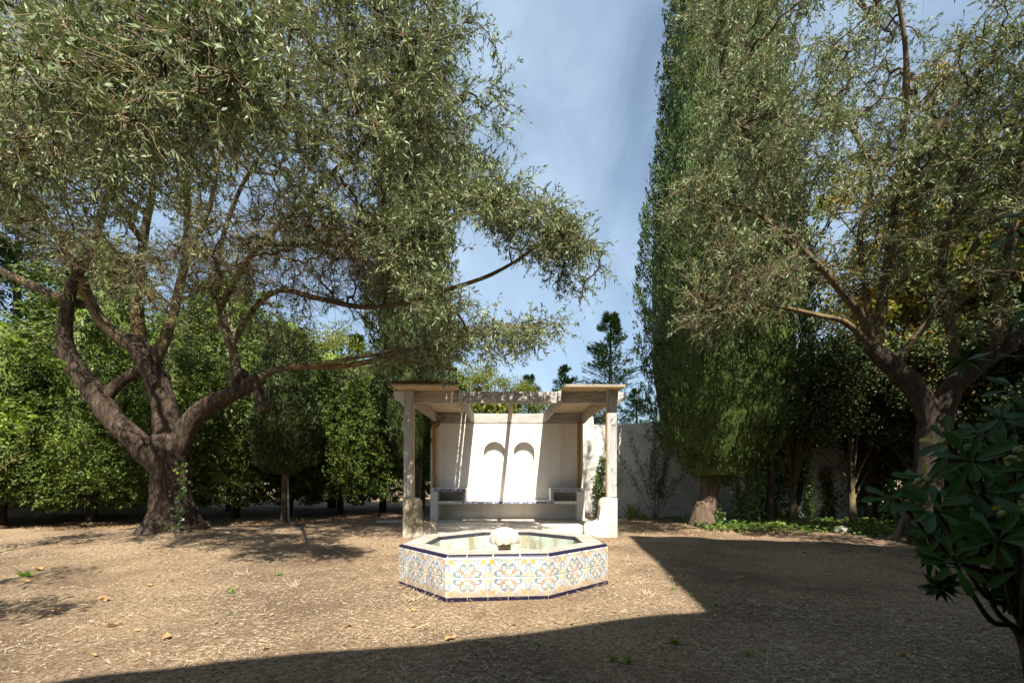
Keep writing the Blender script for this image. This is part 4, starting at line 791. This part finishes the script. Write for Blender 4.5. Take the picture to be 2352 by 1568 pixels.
# hedge of conifers: three grown forms, copied along the line
HEDGE = []
def hedge_tree(seed, h, r):
    t = empty('hedge_conifer', (0, 0, 0)); R = lambda z: float(np.interp(z, [0.55, 1.0, 2.2, h * .6, h * .85, h], [r * .55, r * .95, r, r * .88, r * .5, .05]))
    pth = catmull([(0, 0, -0.1, .13), (0.03, 0, 1.0, .11), (0, 0.05, h * .8, .04)], 0.2); link('trunk', quads_mesh('trunk', *tube_arrays(pth, 12, 0.1, seed)), MT['dark_bark'], t)
    P, D, N, L, Wd = column_foliage('h', 42000, 0.55, h, R, seed, (0.05, 0.115), w=0.42, spread=0.34, lump=0.24, lumpf=2.3, droop=True, tuft=(48, .42, .17))
    link('crown', leaf_mesh('crown', P, D, N, L, Wd), MT['hedge'], t, kind='stuff')
    V, F = tube_arrays(core(R, 1.1, h * .95, .6), 12, .2, seed, ridges=False); link('inner_foliage', quads_mesh('inner_foliage', V, F), MT['hedge'], t, kind='stuff'); return t
def copy_tree(o, parent=None):
    c = o.copy(); COL.objects.link(c); c.parent = parent
    for ch in o.children: copy_tree(ch, c)
    return c
protos = [hedge_tree(51, 5.6, 1.75), hedge_tree(53, 5.0, 1.85), hedge_tree(57, 6.3, 1.7)]
spots = [(-14.6, 10.9, 1.05), (-12.6, 11.3, 1.0), (-10.9, 11.9, .98), (-9.3, 12.5, .95), (-7.9, 13.1, 1.0), (-6.7, 13.8, .92), (-5.4, 14.4, .9), (-4.2, 14.9, .95), (-13.0, 14.6, 1.5), (-9.6, 15.7, 1.4), (-6.6, 16.8, 1.25), (-3.4, 17.2, 1.05)]
HL = ['outermost hedge conifer beside the reed screen', 'hedge conifer before the reed screen with lime green sapling leaves over it', 'hedge conifer filling the gap between the two leftward olive limbs', 'hedge conifer directly behind the thick olive trunk', 'hedge conifer seen under the olive limb that reaches for the pergola', 'hedge conifer behind the small cypress on a bare trunk', 'sunny hedge conifer between the small cypress and the tall slim cypress', 'hedge conifer next to the tall slim cypress by the pergola',
      'back row conifer rising over the reed screen', 'back row conifer rising behind the forked olive limbs', 'back row conifer rising behind the small bare trunked cypress', 'back row conifer rising behind the tall slim cypress']
used = set()
for i, (x_, y_, s_) in enumerate(spots):
    k = i % 3; o = protos[k] if k not in used else copy_tree(protos[k]); used.add(k)
    o.location = (x_, y_, 0); o.rotation_euler = (0, 0, .35 * math.sin(i * 1.9)); o.scale = (s_, s_, s_ * (0.95 + 0.1 * (i % 2)))
    tag(o, HL[i], 'conifer', 'conifers of the hedge' if i < 8 else 'conifers of the back row')

for i, (x_, y_, s_, l_) in enumerate(((11.4, 12.6, 1.0, 'green conifer beside the far end of the hut'), (13.6, 11.0, 1.05, 'green conifer screening the lawn corner past the hut'), (15.2, 8.6, 1.1, 'green conifer in the side hedge beyond the added shading trees'), (-16.6, 9.4, 1.05, 'green conifer turning the corner past the reed screen'))):
    o = copy_tree(protos[i % 3]); o.location = (x_, y_, 0); o.rotation_euler = (0, 0, -.5 if x_ > 0 else .5); o.scale = (s_, s_, s_); tag(o, l_, 'conifer', 'conifers at the garden corners')
# layered conifers further back
def fir(seed, h, r, n=19000):
    t = empty('fir_tree', (0, 0, 0)); rng = np.random.default_rng(seed); pth = catmull([(0, 0, -0.2, .22), (0, 0, h * .5, .12), (0, 0, h, .02)], .4); link('trunk', quads_mesh('trunk', *tube_arrays(pth, 10, .08, seed)), MT['dark_bark'], t)
    nb = 170; bz = h * (0.12 + 0.86 * rng.random(nb)); ba = rng.uniform(0, 6.28, nb); bl = r * (1 - bz / h) ** 0.85 * rng.uniform(.6, 1.15, nb) + .12; i = rng.integers(0, nb, n); f = rng.random(n) ** .6
    w = (rng.random(n) - .5) * 0.75 * bl[i] * (1 - f * .75); o_ = np.stack([np.cos(ba[i]), np.sin(ba[i]), 0 * w], 1); s_ = np.stack([-np.sin(ba[i]), np.cos(ba[i]), 0 * w], 1)
    P = o_ * (bl[i] * f)[:, None] + s_ * w[:, None]; P[:, 2] = bz[i] + bl[i] * f * 0.30 - np.abs(w) * .3 + rng.normal(0, .07, n)
    D = o_ + s_ * (np.sign(w) * .6)[:, None] + np.array([0, 0, .35]) + rvec(n, rng) * .35; L = rng.uniform(.10, .24, n)
    link('crown', leaf_mesh('crown', P, D, rvec(n, rng) * .5 + np.array([0, 0, 1.]), L, L * .28), MT['conifer'], t, kind='stuff'); return t
f1, f2 = fir(61, 9.0, 3.0), fir(63, 8.0, 3.0)
def put(o, p, s, rz, label, cat, group=None): o.location = p; o.scale = (s, s, s); o.rotation_euler = (0, 0, rz); tag(o, label, cat, group); return o
def gp(x_, d_): return ((x_ - CXD) * d_ / FD, d_, 0)
put(f1, gp(1402, 22), 1.0, .3, 'dark pointed fir rising behind the right end of the pergola roof', 'fir')
put(f2, gp(1300, 26), .92, 1.3, 'shorter fir seen over the middle of the pergola', 'fir')
put(copy_tree(f1), gp(40, 17), 1.28, 2.2, 'tall dark fir beyond the far left end of the hedge', 'fir')
put(copy_tree(f2), gp(1462, 20), .62, .7, 'low dark fir between the pergola and the tall cypress', 'fir')
put(copy_tree(f2), gp(1215, 21), .72, 2.7, 'small fir above the open middle of the pergola', 'fir')
put(copy_tree(f1), gp(-160, 14), 1.1, 4.2, 'dark fir at the corner of the hedge', 'fir')
put(copy_tree(f1), gp(820, 24), .95, 5.0, 'fir half hidden behind the olive branches', 'fir')

# loose leafy trees
def leafy_tree(seed, h, r, mat, n=22000, leaf=(.06, .13), trunk_r=.14, clumps=70, zlo=.3):
    t = empty('leafy_tree', (0, 0, 0)); rng = np.random.default_rng(seed)
    limbs = [[(0, 0, -0.1, trunk_r), (0.05, 0.03, h * .3, trunk_r * .8), (rng.normal(0, .2), rng.normal(0, .2), h * .65, trunk_r * .45), (0, 0, h * .92, .03)]]
    cl = np.stack([rng.normal(0, .42, clumps) * r, rng.normal(0, .42, clumps) * r, h * (zlo + (1 - zlo) * rng.random(clumps))], 1)
    k = np.hypot(cl[:, 0], cl[:, 1]) < r; cl = cl[k]
    for c in cl[::3]: s0 = rng.uniform(.2, .6) * c[2]; limbs.append([(0.04, 0.02, s0, trunk_r * .35), (c[0] * .4, c[1] * .4, s0 + (c[2] - s0) * .55, trunk_r * .2), (c[0], c[1], c[2], .012)])
    link('trunk', limb_mesh('trunk', limbs, 8, .06, None, seed, .25), MT['olive_limb'], t)
    i = rng.integers(0, len(cl), n); P = cl[i] + rvec(n, rng) * (rng.random(n) ** .45 * rng.uniform(.25, .75, len(cl))[i] * r * .45)[:, None] * np.array([1, 1, .75]); P[:, 2] = np.maximum(P[:, 2], .25)
    L = rng.uniform(*leaf, n); link('crown', leaf_mesh('crown', P, rvec(n, rng) + np.array([0, 0, -.3]), rvec(n, rng) + np.array([0, 0, .8]), L, L * .6, .08), MT[mat], t, kind='stuff'); return t
b1, b2, b3 = leafy_tree(71, 8.5, 2.8, 'autumn', 26000), leafy_tree(73, 7.5, 2.6, 'broadleaf', 24000), leafy_tree(77, 5.0, 2.0, 'brown_leaf', 12000, (.04, .09))
put(b1, gp(2010, 14.5), 1.0, 0, 'tree with yellow autumn leaves behind the hut', 'tree')
put(copy_tree(b1), gp(2300, 12.5), 1.05, 2, 'yellowing tree behind the right fork of the olive', 'tree')
put(b2, gp(2180, 15.5), 1.15, 1, 'green and yellow tree filling the gap between the two yellowing trees', 'tree')
put(copy_tree(b2), gp(480, 19), .95, 3, 'broad leafy tree behind the hedge seen between the olive limbs', 'tree')
put(copy_tree(b2), gp(720, 20), 1.0, 5, 'leafy tree behind the hedge above the clipped cypress', 'tree')
put(copy_tree(b2), gp(250, 18), .9, 4, 'leafy tree behind the hedge at its taller end', 'tree')
put(copy_tree(b2), gp(1180, 18), .64, 2.2, 'green treetop seen through the open pergola roof', 'tree')
put(copy_tree(b2), gp(1320, 19), .62, .6, 'low green tree behind the pergola below the firs', 'tree')
put(copy_tree(b2), gp(1075, 18), .72, 4.6, 'green tree behind the covered end of the pergola by the slim cypress', 'tree')
put(copy_tree(b2), gp(2480, 12), 1.0, .4, 'green tree at the edge of the garden beyond the glossy shrub', 'tree')
put(copy_tree(b2), (9.2, 3.7, 0), 1.2, 1.5, 'added unseen tree blocking light over the lawn beside the tall house block', 'tree')  # added out of view to block sky light and darken the right side
put(copy_tree(b1), (12.6, 8.0, 0), 1.15, 4, 'added unseen yellowing tree blocking sky light at the outer edge of the shaded lawn', 'tree')  # second unseen tree, added to cut ambient light on the right
put(copy_tree(b1), gp(2190, 12.2), 1.25, 5.2, 'tall yellowing tree rising behind the olive fork', 'tree')
put(copy_tree(b2), gp(2420, 10.6), 1.25, 2.6, 'tall green tree closing the lawn beside the olive', 'tree')
put(b3, gp(2230, 10.6), .95, 1, 'brown leaved shrubby tree leaning before the hut', 'tree')
put(copy_tree(b3), gp(2000, 12.2), .72, 2, 'withered brown conifer branches beside the tall cypress', 'tree')
put(copy_tree(b3), gp(470, 17.5), .95, 2, 'reddish brown tree top above the hedge', 'tree')
v1 = leafy_tree(79, 4.6, 1.7, 'dark_cypress', 24000, (.05, .11), .09, 80, .46)
put(v1, gp(1820, 12.0), 1.0, 0, 'dark dense evergreen shrub joined to the side of the tall cypress', 'shrub'); put(copy_tree(v1), gp(1960, 11.6), .95, 2.1, 'dark evergreen shrub overhanging the hut wall', 'shrub'); put(copy_tree(v1), gp(2110, 11.2), 1.05, 4.1, 'dark evergreen shrub under the olive fork', 'shrub'); put(copy_tree(v1), gp(2330, 9.6), 1.0, 1.0, 'dark evergreen shrub behind the glossy shrub', 'shrub'); put(copy_tree(v1), gp(2480, 9.0), 1.1, 5.0, 'dark evergreen shrub at the edge of the shaded lawn', 'shrub')
put(leafy_tree(81, 5.2, 1.7, 'olive_leaf', 9000, (.05, .09), .1, 40, .5), (-5.2, .6, 0), 1.0, 0, 'young olive tree beside the house wing', 'olive tree')
bm_ = leafy_tree(83, 3.6, 1.2, 'bamboo', 7000, (.10, .22), .03, 40, .35); put(bm_, gp(1130, 16.5), 1.1, 0, 'yellow green bamboo clump over the pergola back wall', 'bamboo')
lm_ = leafy_tree(87, 6.0, 1.6, 'lime_leaf', 1800, (.10, .16), .06, 26, .4); put(lm_, (-8.2, 7.0, 0), .62, 0, 'lime green large leaved sapling at the far end of the lawn', 'sapling')

# thin stems by the hut, pole and leaning log
def stem(name, pts, mat, label, cat, k=9):
    p0 = Vector(pts[0][:3]); arr = np.array([(a - p0.x, b_ - p0.y, c, r) for a, b_, c, r in pts]); o = link(name, quads_mesh(name, *tube_arrays(catmull(arr, .1), k, .08, 5)), MT[mat]); o.location = (p0.x, p0.y, 0); return tag(o, label, cat)
def gl(*rows):
    r0 = Lm(*rows); dz = r0[0][2] + 0.08; return [(a, b_, c - dz * (1 - i / max(1, len(r0) - 1)), r) for i, (a, b_, c, r) in enumerate(r0)]
stem('pole', gl((1634, 1200, 11.6, .05), (1632, 1100, 11.6, .045), (1630, 1040, 11.6, .045)), 'corbel', 'pale straight pole standing beside the tall cypress trunk', 'pole')
stem('bare_tree', gl((1700, 1195, 11.8, .05), (1697, 1120, 11.8, .05), (1690, 1050, 11.8, .045), (1700, 900, 11.8, .03)), 'cypress_bark', 'thin bare brown stem between the cypress and the hut', 'stem')
stem('ivy_clad_tree', gl((1820, 1195, 12.2, .10), (1835, 1120, 12.2, .09), (1855, 1030, 12.2, .08), (1850, 850, 12.2, .06)), 'dark_bark', 'leaning ivy covered trunk before the white hut', 'trunk')
stem('leaning_log', gl((2050, 1190, 8.8, .07), (2085, 1145, 8.7, .075), (2110, 1080, 8.6, .07)), 'cypress_bark', 'pale brown log leaning against the olive trunk', 'log')
for i, (x_, d_) in enumerate(((1740, 11.9), (1765, 11.7))): stem('bare_tree', gl((x_, 1200, d_, .09), (x_ + 6, 1080, d_, .08), (x_ + 2, 900, d_, .05)), 'dark_bark', 'dark shaded trunk with %s between the cypress and the hut' % ('ivy at its foot' if i == 0 else 'a slight bend'), 'trunk')

# ivy: over the ground, on the wall and up the stems
def ivy(name, P, N, label, cat, size=(.05, .10), kind=None):
    n = len(P); D = RNG.normal(size=(n, 3)) + np.array([0, 0, -.3]); D = D - N * (D * N).sum(1, keepdims=True) * .8; L = RNG.uniform(*size, n)
    me = leaf_mesh(name, P, D, N + rvec(n) * .45, L, L * .85, .05); o = link(name, me, MT['ivy']); tag(o, label, cat, kind=kind); return o
n = 9000; x = RNG.uniform(4.4, 11, n); y = RNG.uniform(9.5, 12.6, n) - .12 * (x - 5); k = wob(np.stack([x, y, 0 * x], -1), 1.6, 8, 2) + (y - 10.2) * .8 > RNG.normal(-.1, .35, n); x, y = x[k], y[k]; n = len(x)
ivy('ivy_ground_cover', np.c_[x, y, gz(x, y) + .02 + .13 * RNG.random(n) ** 2], np.tile([0, -.2, 1.], (n, 1)), 'low green ivy carpeting the ground before the hut', 'ivy', kind='stuff')
def climb(c, w, z0, z1, n, ny=-1.0, seed=0):
    r = np.random.default_rng(seed); z = z0 + (z1 - z0) * r.random(n) ** 1.2; xx = c[0] + w * r.normal(0, .5, n) * (1.1 - .6 * (z - z0) / (z1 - z0)) + .25 * w * np.sin(z * 4 + seed); return np.c_[xx, c[1] + r.normal(0, .04, n), z], np.tile([0, ny, .15], (n, 1))
def climber(c, w, z0, z1, n, label, seed, size=(.05, .10)):
    P, N = climb((0, 0), w, z0, z1, n, -1., seed); o = ivy('climbing_ivy', P, N, label, 'ivy', size); o.location = (c[0], c[1], 0); return o
q = at(1388, 1100, 13.45); climber((q.x - .1, 13.42), .16, .1, 1.75, 420, 'dark ivy strand climbing the garden wall beside the pergola', 1)
q = gp(1640, 11.4); climber((q[0], 11.25), .22, .0, 1.0, 260, 'ivy tuft round the foot of the tall cypress', 2)
q = gp(1720, 11.9); climber((q[0], 11.75), .5, .0, 2.2, 1500, 'thick ivy on the dark trunks next to the tall cypress', 3); q = gp(1790, 12.2); climber((q[0], 12.4), .5, .0, 2.6, 1800, 'ivy curtain along the left edge of the hut', 4)
q = gp(1848, 12.2); climber((q[0], 12.05), .16, .2, 2.6, 700, 'ivy winding round the leaning trunk', 5); q = gp(1900, 12.9); climber((q[0], 12.86), .3, .0, 1.3, 500, 'thin ivy trails on the white hut wall', 6); q = gp(2000, 12.7); climber((q[0] + .1, 12.6), .75, .0, 2.8, 2600, 'dense ivy covering the right part of the hut', 7); q = gp(2120, 11.5); climber((q[0], 11.5), .9, 0, 2.0, 1800, 'ivy thicket beneath the olive fork', 8)
P, N = climb((0, 0), .2, .25, 1.5, 110, -1., 9); o = ivy('climbing_ivy', P, N, 'sparse dark ivy on the front of the old olive trunk', 'ivy', (.04, .08)); q = at(408, 1100, 8.75); o.location = (q.x, q.y + .03, 0)
# thin ash-like shrub, iris and grass tufts by the wall
def airy_shrub(loc, h, r, n, label, mat='dark_cypress', seed=1):
    t = empty('shrub', loc, label=label, cat='shrub'); rg = np.random.default_rng(seed); limbs = []
    P, D = [], []
    for i in range(11):
        a = rg.uniform(0, 6.28); tip = np.array([math.cos(a) * r * rg.uniform(.3, 1), math.sin(a) * r * .4, h * rg.uniform(.45, 1)]); pth = catmull([(0, 0, -.05, .014), (*(tip * .45 + np.array([0, 0, .1])), .009), (*tip, .003)], .08); limbs.append(pth)
        for q_ in pth[len(pth) // 3:]: 
            k_ = n // 150; P.append(q_[:3] + rg.normal(0, .06, (k_, 3))); D.append(rg.normal(size=(k_, 3)))
    link('stems', quads_mesh('stems', *join_arrays([tube_arrays(p_, 5, .03, 1, ridges=False) for p_ in limbs])), MT['twig'], t); P, D = np.concatenate(P), np.concatenate(D); L = rg.uniform(.03, .07, len(P)); link('leaves', leaf_mesh('leaves', P, D, rvec(len(P), rg) + np.array([0, 0, .8]), L, L * .45), MT[mat], t, kind='stuff')
q = gp(1505, 12.6); airy_shrub((q[0], 12.6, 0), 2.5, 1.4, 3200, 'loose small leaved shrub in front of the garden wall', 'cypress', 3)
def tuft(loc, n, h, label, mat='grass', spread=.5, name='grass_tuft', cat='grass', group=None, w=.012):
    me = leaf_mesh(name, np.c_[RNG.normal(0, .05, (n, 2)), np.zeros(n)], np.c_[RNG.normal(0, spread, (n, 2)), np.ones(n)], rvec(n), RNG.uniform(.4, 1, n) * h, np.full(n, w)); o = link(name, me, MT[mat]); tag(o, label, cat, group); o.location = loc; return o
q = gp(1447, 12.9); tuft((q[0], 12.7, 0), 70, .62, 'tall strap leaved iris clump at the foot of the garden wall', 'grass', .32, 'iris_clump', 'iris', w=.03); q = gp(1475, 12.6); tuft((q[0], 12.5, 0), 60, .4, 'dark grass clump beside the iris at the garden wall', 'grass', .6, w=.018)
q = gp(1368, 10.6); tuft((q[0], 10.4, 0), 40, .42, 'yellowing grass tuft behind the white stone base', 'grass', .4)
# fallen leaves, weeds and dry tufts one can pick out
def dead_leaf_mesh(seed):
    rg = np.random.default_rng(seed); a = np.linspace(0, 2 * np.pi, 13)[:-1]; r = .055 * (1 + .35 * np.cos(a * 5) * .6 + rg.normal(0, .07, 12)); V = [(0, 0, .012)] + [(r_ * math.cos(t_), r_ * math.sin(t_) * .75, .01 + .03 * abs(math.sin(t_ * 1.5 + seed))) for r_, t_ in zip(r, a)]
    return fast_mesh('fallen_leaf', V, [(0, i, i % 12 + 1) for i in range(1, 13)], smooth=True)
DL = [dead_leaf_mesh(i) for i in range(4)]
for i, (x_, y_) in enumerate(((240, 1383), (85, 1312), (62, 1340), (345, 1348), (552, 1405), (255, 1437), (472, 1318), (720, 1290), (880, 1253), (950, 1402), (1035, 1462), (1062, 1510), (700, 1263), (1730, 1240), (2075, 1508), (1850, 1270), (130, 1410), (610, 1500), (380, 1470), (800, 1440), (1700, 1330), (1580, 1300))):
    d_ = FD * CAMZ / (y_ - YHD); p_ = at(x_, y_, d_); s_ = random.uniform(.4, .85) * (1.5 if i < 2 else 1); o = link('fallen_leaf', DL[i % 4], MT['litter']); o.location = (p_.x, p_.y, float(gz(p_.x, p_.y)) + .004); o.rotation_euler = (random.uniform(-.2, .2), random.uniform(-.2, .2), random.uniform(0, 6)); o.scale = (s_, s_, s_); tag(o, 'curled brown fallen leaf lying on the dry ground', 'leaf', 'fallen leaves on the ground')
for i, (x_, y_, h_) in enumerate(((530, 1360, .06), (640, 1318, .06), (1555, 1480, .07), (1410, 1515, .06), (1443, 1518, .06), (1720, 1512, .05), (60, 1325, .12), (525, 1415, .04), (1590, 1372, .05), (1235, 1480, .04), (1545, 1357, .05), (1640, 1395, .06), (2250, 1180, .1))):
    d_ = FD * CAMZ / (y_ - YHD); p_ = at(x_, y_, d_); n = 16; me = leaf_mesh('weed', np.zeros((n, 3)), np.c_[RNG.normal(0, 1, (n, 2)), RNG.uniform(.3, 1.1, n)], rvec(n) + np.array([0, 0, 1.]), RNG.uniform(.6, 1.3, n) * h_, np.full(n, h_ * .33)); o = link('weed', me, MT['lime_leaf']); o.location = (p_.x, p_.y, float(gz(p_.x, p_.y)) + .003); tag(o, 'tiny green weed sprouting from the dry ground', 'weed', 'weeds in the dry ground')
for i, (x_, y_) in enumerate(((675, 1345), (885, 1310), (560, 1320), (1560, 1330), (1480, 1370), (300, 1520), (950, 1380), (1440, 1290), (60, 1540), (1850, 1250))):
    d_ = FD * CAMZ / (y_ - YHD); p_ = at(x_, y_, d_); tuft((p_.x, p_.y, float(gz(p_.x, p_.y))), 45, .16 if y_ < 1450 else .09, 'bleached tuft of dead grass on the bare ground', 'straw', 1.4, 'dry_grass_tuft', 'grass', 'dead grass tufts', w=.006 if y_ < 1450 else .003)
def stone(loc, s, label, seed, group=None):
    bm = bmesh.new(); bmesh.ops.create_icosphere(bm, subdivisions=3, radius=1); r = np.random.default_rng(seed); w = [r.normal(size=3) * 1.6 for _ in range(4)]
    for v_ in bm.verts: v_.co *= 1 + .12 * sum(math.sin(v_.co.dot(Vector(q_)) + i) for i, q_ in enumerate(w)); v_.co = Vector((v_.co.x * s[0], v_.co.y * s[1], max(v_.co.z, -.3) * s[2]))
    me = bpy.data.meshes.new('stone'); bm.to_mesh(me); bm.free(); o = link('stone', me, MT['rock']); o.location = loc; tag(o, label, 'stone', group)
    for p_ in me.polygons: p_.use_smooth = True
q = at(1937, 1222, 9.95); stone((q.x, q.y, .03), (.2, .13, .09), 'flat grey stone among the ivy ground cover', 3); q = gp(905, 12.4); stone((q[0], 12.2, .0), (.35, .25, .05), 'flat pale slab lying left of the pergola', 4)
for i, (x_, y_) in enumerate(((1618, 1502), (1630, 1505), (1690, 1508), (1655, 1530), (1770, 1478))):
    d_ = FD * CAMZ / (y_ - YHD); p_ = at(x_, y_, d_); stone((p_.x, p_.y, float(gz(p_.x, p_.y)) + .004), (.012, .01, .009), 'small pale pebble in the shaded ground', 10 + i, 'pebbles in the shade')

# reed screen behind the hedge
rs = empty('reed_fence', (-15.2, 13.4, 0), math.radians(22), label='grey reed screen behind the hedge trunks', cat='fence')
reed_me = MB().box(-.03, .03, -.015, .015, 0, 1.05, .006); reed_o = reed_me.build('reed', MT['reed'], rs)
for i in range(1, 110): o = reed_o.copy(); COL.objects.link(o); o.parent = rs; o.location = (-3.5 + i * .066, random.uniform(-.01, .01), random.uniform(-.05, .03)); o.rotation_euler = (0, random.uniform(-.02, .02), 0)
reed_o.location = (-3.5, 0, 0)
for z_ in (.3, .8): MB().box(-3.5, 3.8, -.022, -.016, z_, z_ + .012).build('wire', MT['dark_bark'], rs)

# ------------------------------------------------------------------ glossy pittosporum in the foreground
def pittosporum():
    MT['pitto'] = foliage_mat('glossy_leaf', [(0.014, 0.04, 0.006), (0.022, 0.062, 0.009), (0.036, 0.09, 0.014)], trans=.16, rough=.45, spec=.25); MT['pitto_new'] = foliage_mat('yellow_leaf', [(0.45, 0.33, 0.03), (0.30, 0.28, 0.03)], trans=.2, rough=.35)
    MT['berry'] = simple('berry_skin', [(.3, (.14, .16, .05)), (.7, (.22, .23, .07))], 30, .5, bs=.1)
    root = Vector((2.1, 1.75, 0)); t = empty('pittosporum_shrub', root, label='glossy dark green shrub with leaf whorls and green berries', cat='shrub')
    def leaf_me(curl, fold, mat):
        V, F = [], []; prof = [(0, .006), (.12, .02), (.35, .075), (.62, .135), (.82, .14), (.94, .09), (1.0, .012)]
        for s_, w_ in prof:
            for j in (-1, 0, 1): V.append((s_, j * w_, -curl * s_ * s_ + fold * abs(j) * w_))
        for i in range(len(prof) - 1):
            for j in range(2): a = i * 3 + j; F.append((a, a + 3, a + 4, a + 1))
        me = fast_mesh('leaf', V, F, smooth=True); me.materials.append(mat); return me
    LM = [leaf_me(c, f_, MT['pitto']) for c, f_ in ((.10, .35), (.22, .2), (.05, .5), (.3, .3))]; YL = leaf_me(.15, .3, MT['pitto_new'])
    bm = bmesh.new(); bmesh.ops.create_icosphere(bm, subdivisions=2, radius=1); bme = bpy.data.meshes.new('berry'); bm.to_mesh(bme); bm.free(); bme.materials.append(MT['berry'])
    for p_ in bme.polygons: p_.use_smooth = True
    W_ = [(2172, 1010, 1.55, 1), (2235, 1055, 1.35, 0), (2120, 1100, 1.6, 1), (2052, 1140, 1.65, 0), (2145, 1165, 1.5, 0), (2250, 1130, 1.45, 0), (2292, 1240, 1.3, 0), (2190, 1290, 1.4, 0), (2245, 1195, 1.5, 0), (2330, 1150, 1.4, 1), (2300, 960, 1.7, 0), (2330, 885, 1.8, 0), (2335, 530, 1.8, 0), (2325, 1040, 1.5, 1), (2350, 1300, 1.35, 0), (2260, 1000, 1.75, 0), (2170, 1220, 1.7, 0), (2340, 1210, 1.6, 0), (2380, 1080, 1.4, 0), (2390, 950, 1.6, 0), (2400, 1200, 1.45, 0), (2290, 1110, 1.8, 0), (2220, 1110, 1.8, 0), (2390, 560, 1.8, 0), (2375, 480, 1.85, 0), (2370, 820, 1.9, 0), (2280, 1180, 1.9, 0), (2230, 1260, 1.8, 0)]
    rg = random.Random(4); count = 0; stems = []
    for x_, y_, d_, berries in W_:
        c = at(x_, y_, d_) - root; inner = Vector((.12, .25, max(.25, c.z - .45))); axis_ = (c - inner).normalized(); axis_ = (axis_ + Vector((rg.uniform(-.3, .3), -.5, .25))).normalized()
        mid = inner.lerp(c, .55) + Vector((0, 0, -.06)); stems.append([(0, 0.05, .05, .02), (*inner, .013), (*mid, .009), (*c, .005)] if y_ > 700 else [(.5, .15, .05, .02), (.75, .25, 1.1, .014), (c.x + .3, c.y + .12, c.z - .15, .009), (*c, .005)])
        u = axis_.orthogonal().normalized(); v = axis_.cross(u); nl = rg.randint(8, 11); ph = rg.uniform(0, 6)
        for k in range(nl):
            a = ph + k * 2.4; el = rg.uniform(-.25, .75); dr = (u * math.cos(a) + v * math.sin(a)) * math.cos(el) + axis_ * math.sin(el); dr.normalize(); side = axis_.cross(dr).normalized(); nr = dr.cross(side); L = rg.uniform(.062, .105)
            me = YL if (berries and k == 3) else rg.choice(LM); L = L * (.6 if me is YL else 1); o = bpy.data.objects.new('leaf', me); COL.objects.link(o); o.parent = t; p_ = c + dr * .008 - axis_ * rg.uniform(0, .025)
            o.matrix_local = Matrix(((dr.x * L, side.x * L, nr.x * L, p_.x), (dr.y * L, side.y * L, nr.y * L, p_.y), (dr.z * L, side.z * L, nr.z * L, p_.z), (0, 0, 0, 1))); count += 1
        if berries:
            for k in range(rg.randint(8, 13)):
                o = bpy.data.objects.new('berry', bme); COL.objects.link(o); o.parent = t; s_ = rg.uniform(.0085, .0115); o.location = c + Vector((rg.gauss(0, .022), rg.gauss(-.02, .015), rg.gauss(-.012, .014))); o.scale = (s_, s_, s_)
    link('stems', quads_mesh('stems', *join_arrays([tube_arrays(catmull(l, .06), 6, .03, 2, ridges=False) for l in stems])), MT['dark_bark'], t)
    # the rest of the bush, behind and beside
    n = 7000; r_ = np.random.default_rng(8); wc = np.array([.6, .25, .9]) + r_.normal(0, 1, (320, 3)) * np.array([.45, .32, .40]); wc = wc[wc[:, 2] > .15]
    xp = (wc[:, 0] + root.x) / np.maximum(wc[:, 1] + root.y, .3); wc = wc[(xp > .90) & (wc[:, 1] + root.y > 1.3)]; wc = wc[wc[:, 2] > CAMZ - .27 * (wc[:, 1] + root.y)]
    i = r_.integers(0, len(wc), n); D = rvec(n, r_); D[:, 1] -= .3; D[:, 2] += .25; L = r_.uniform(.07, .12, n); link('foliage', leaf_mesh('foliage', wc[i], D, rvec(n, r_) + np.array([0, -.2, 1.2]), L, L * .3, .04), MT['pitto'], t, kind='stuff')
    print('pittosporum leaves', count)
pittosporum()
print('objects', len(bpy.data.objects), 'tris', sum(sum(len(p.vertices) - 2 for p in m.polygons) if len(m.polygons) < 5000 else len(m.polygons) * 2 for m in bpy.data.meshes))
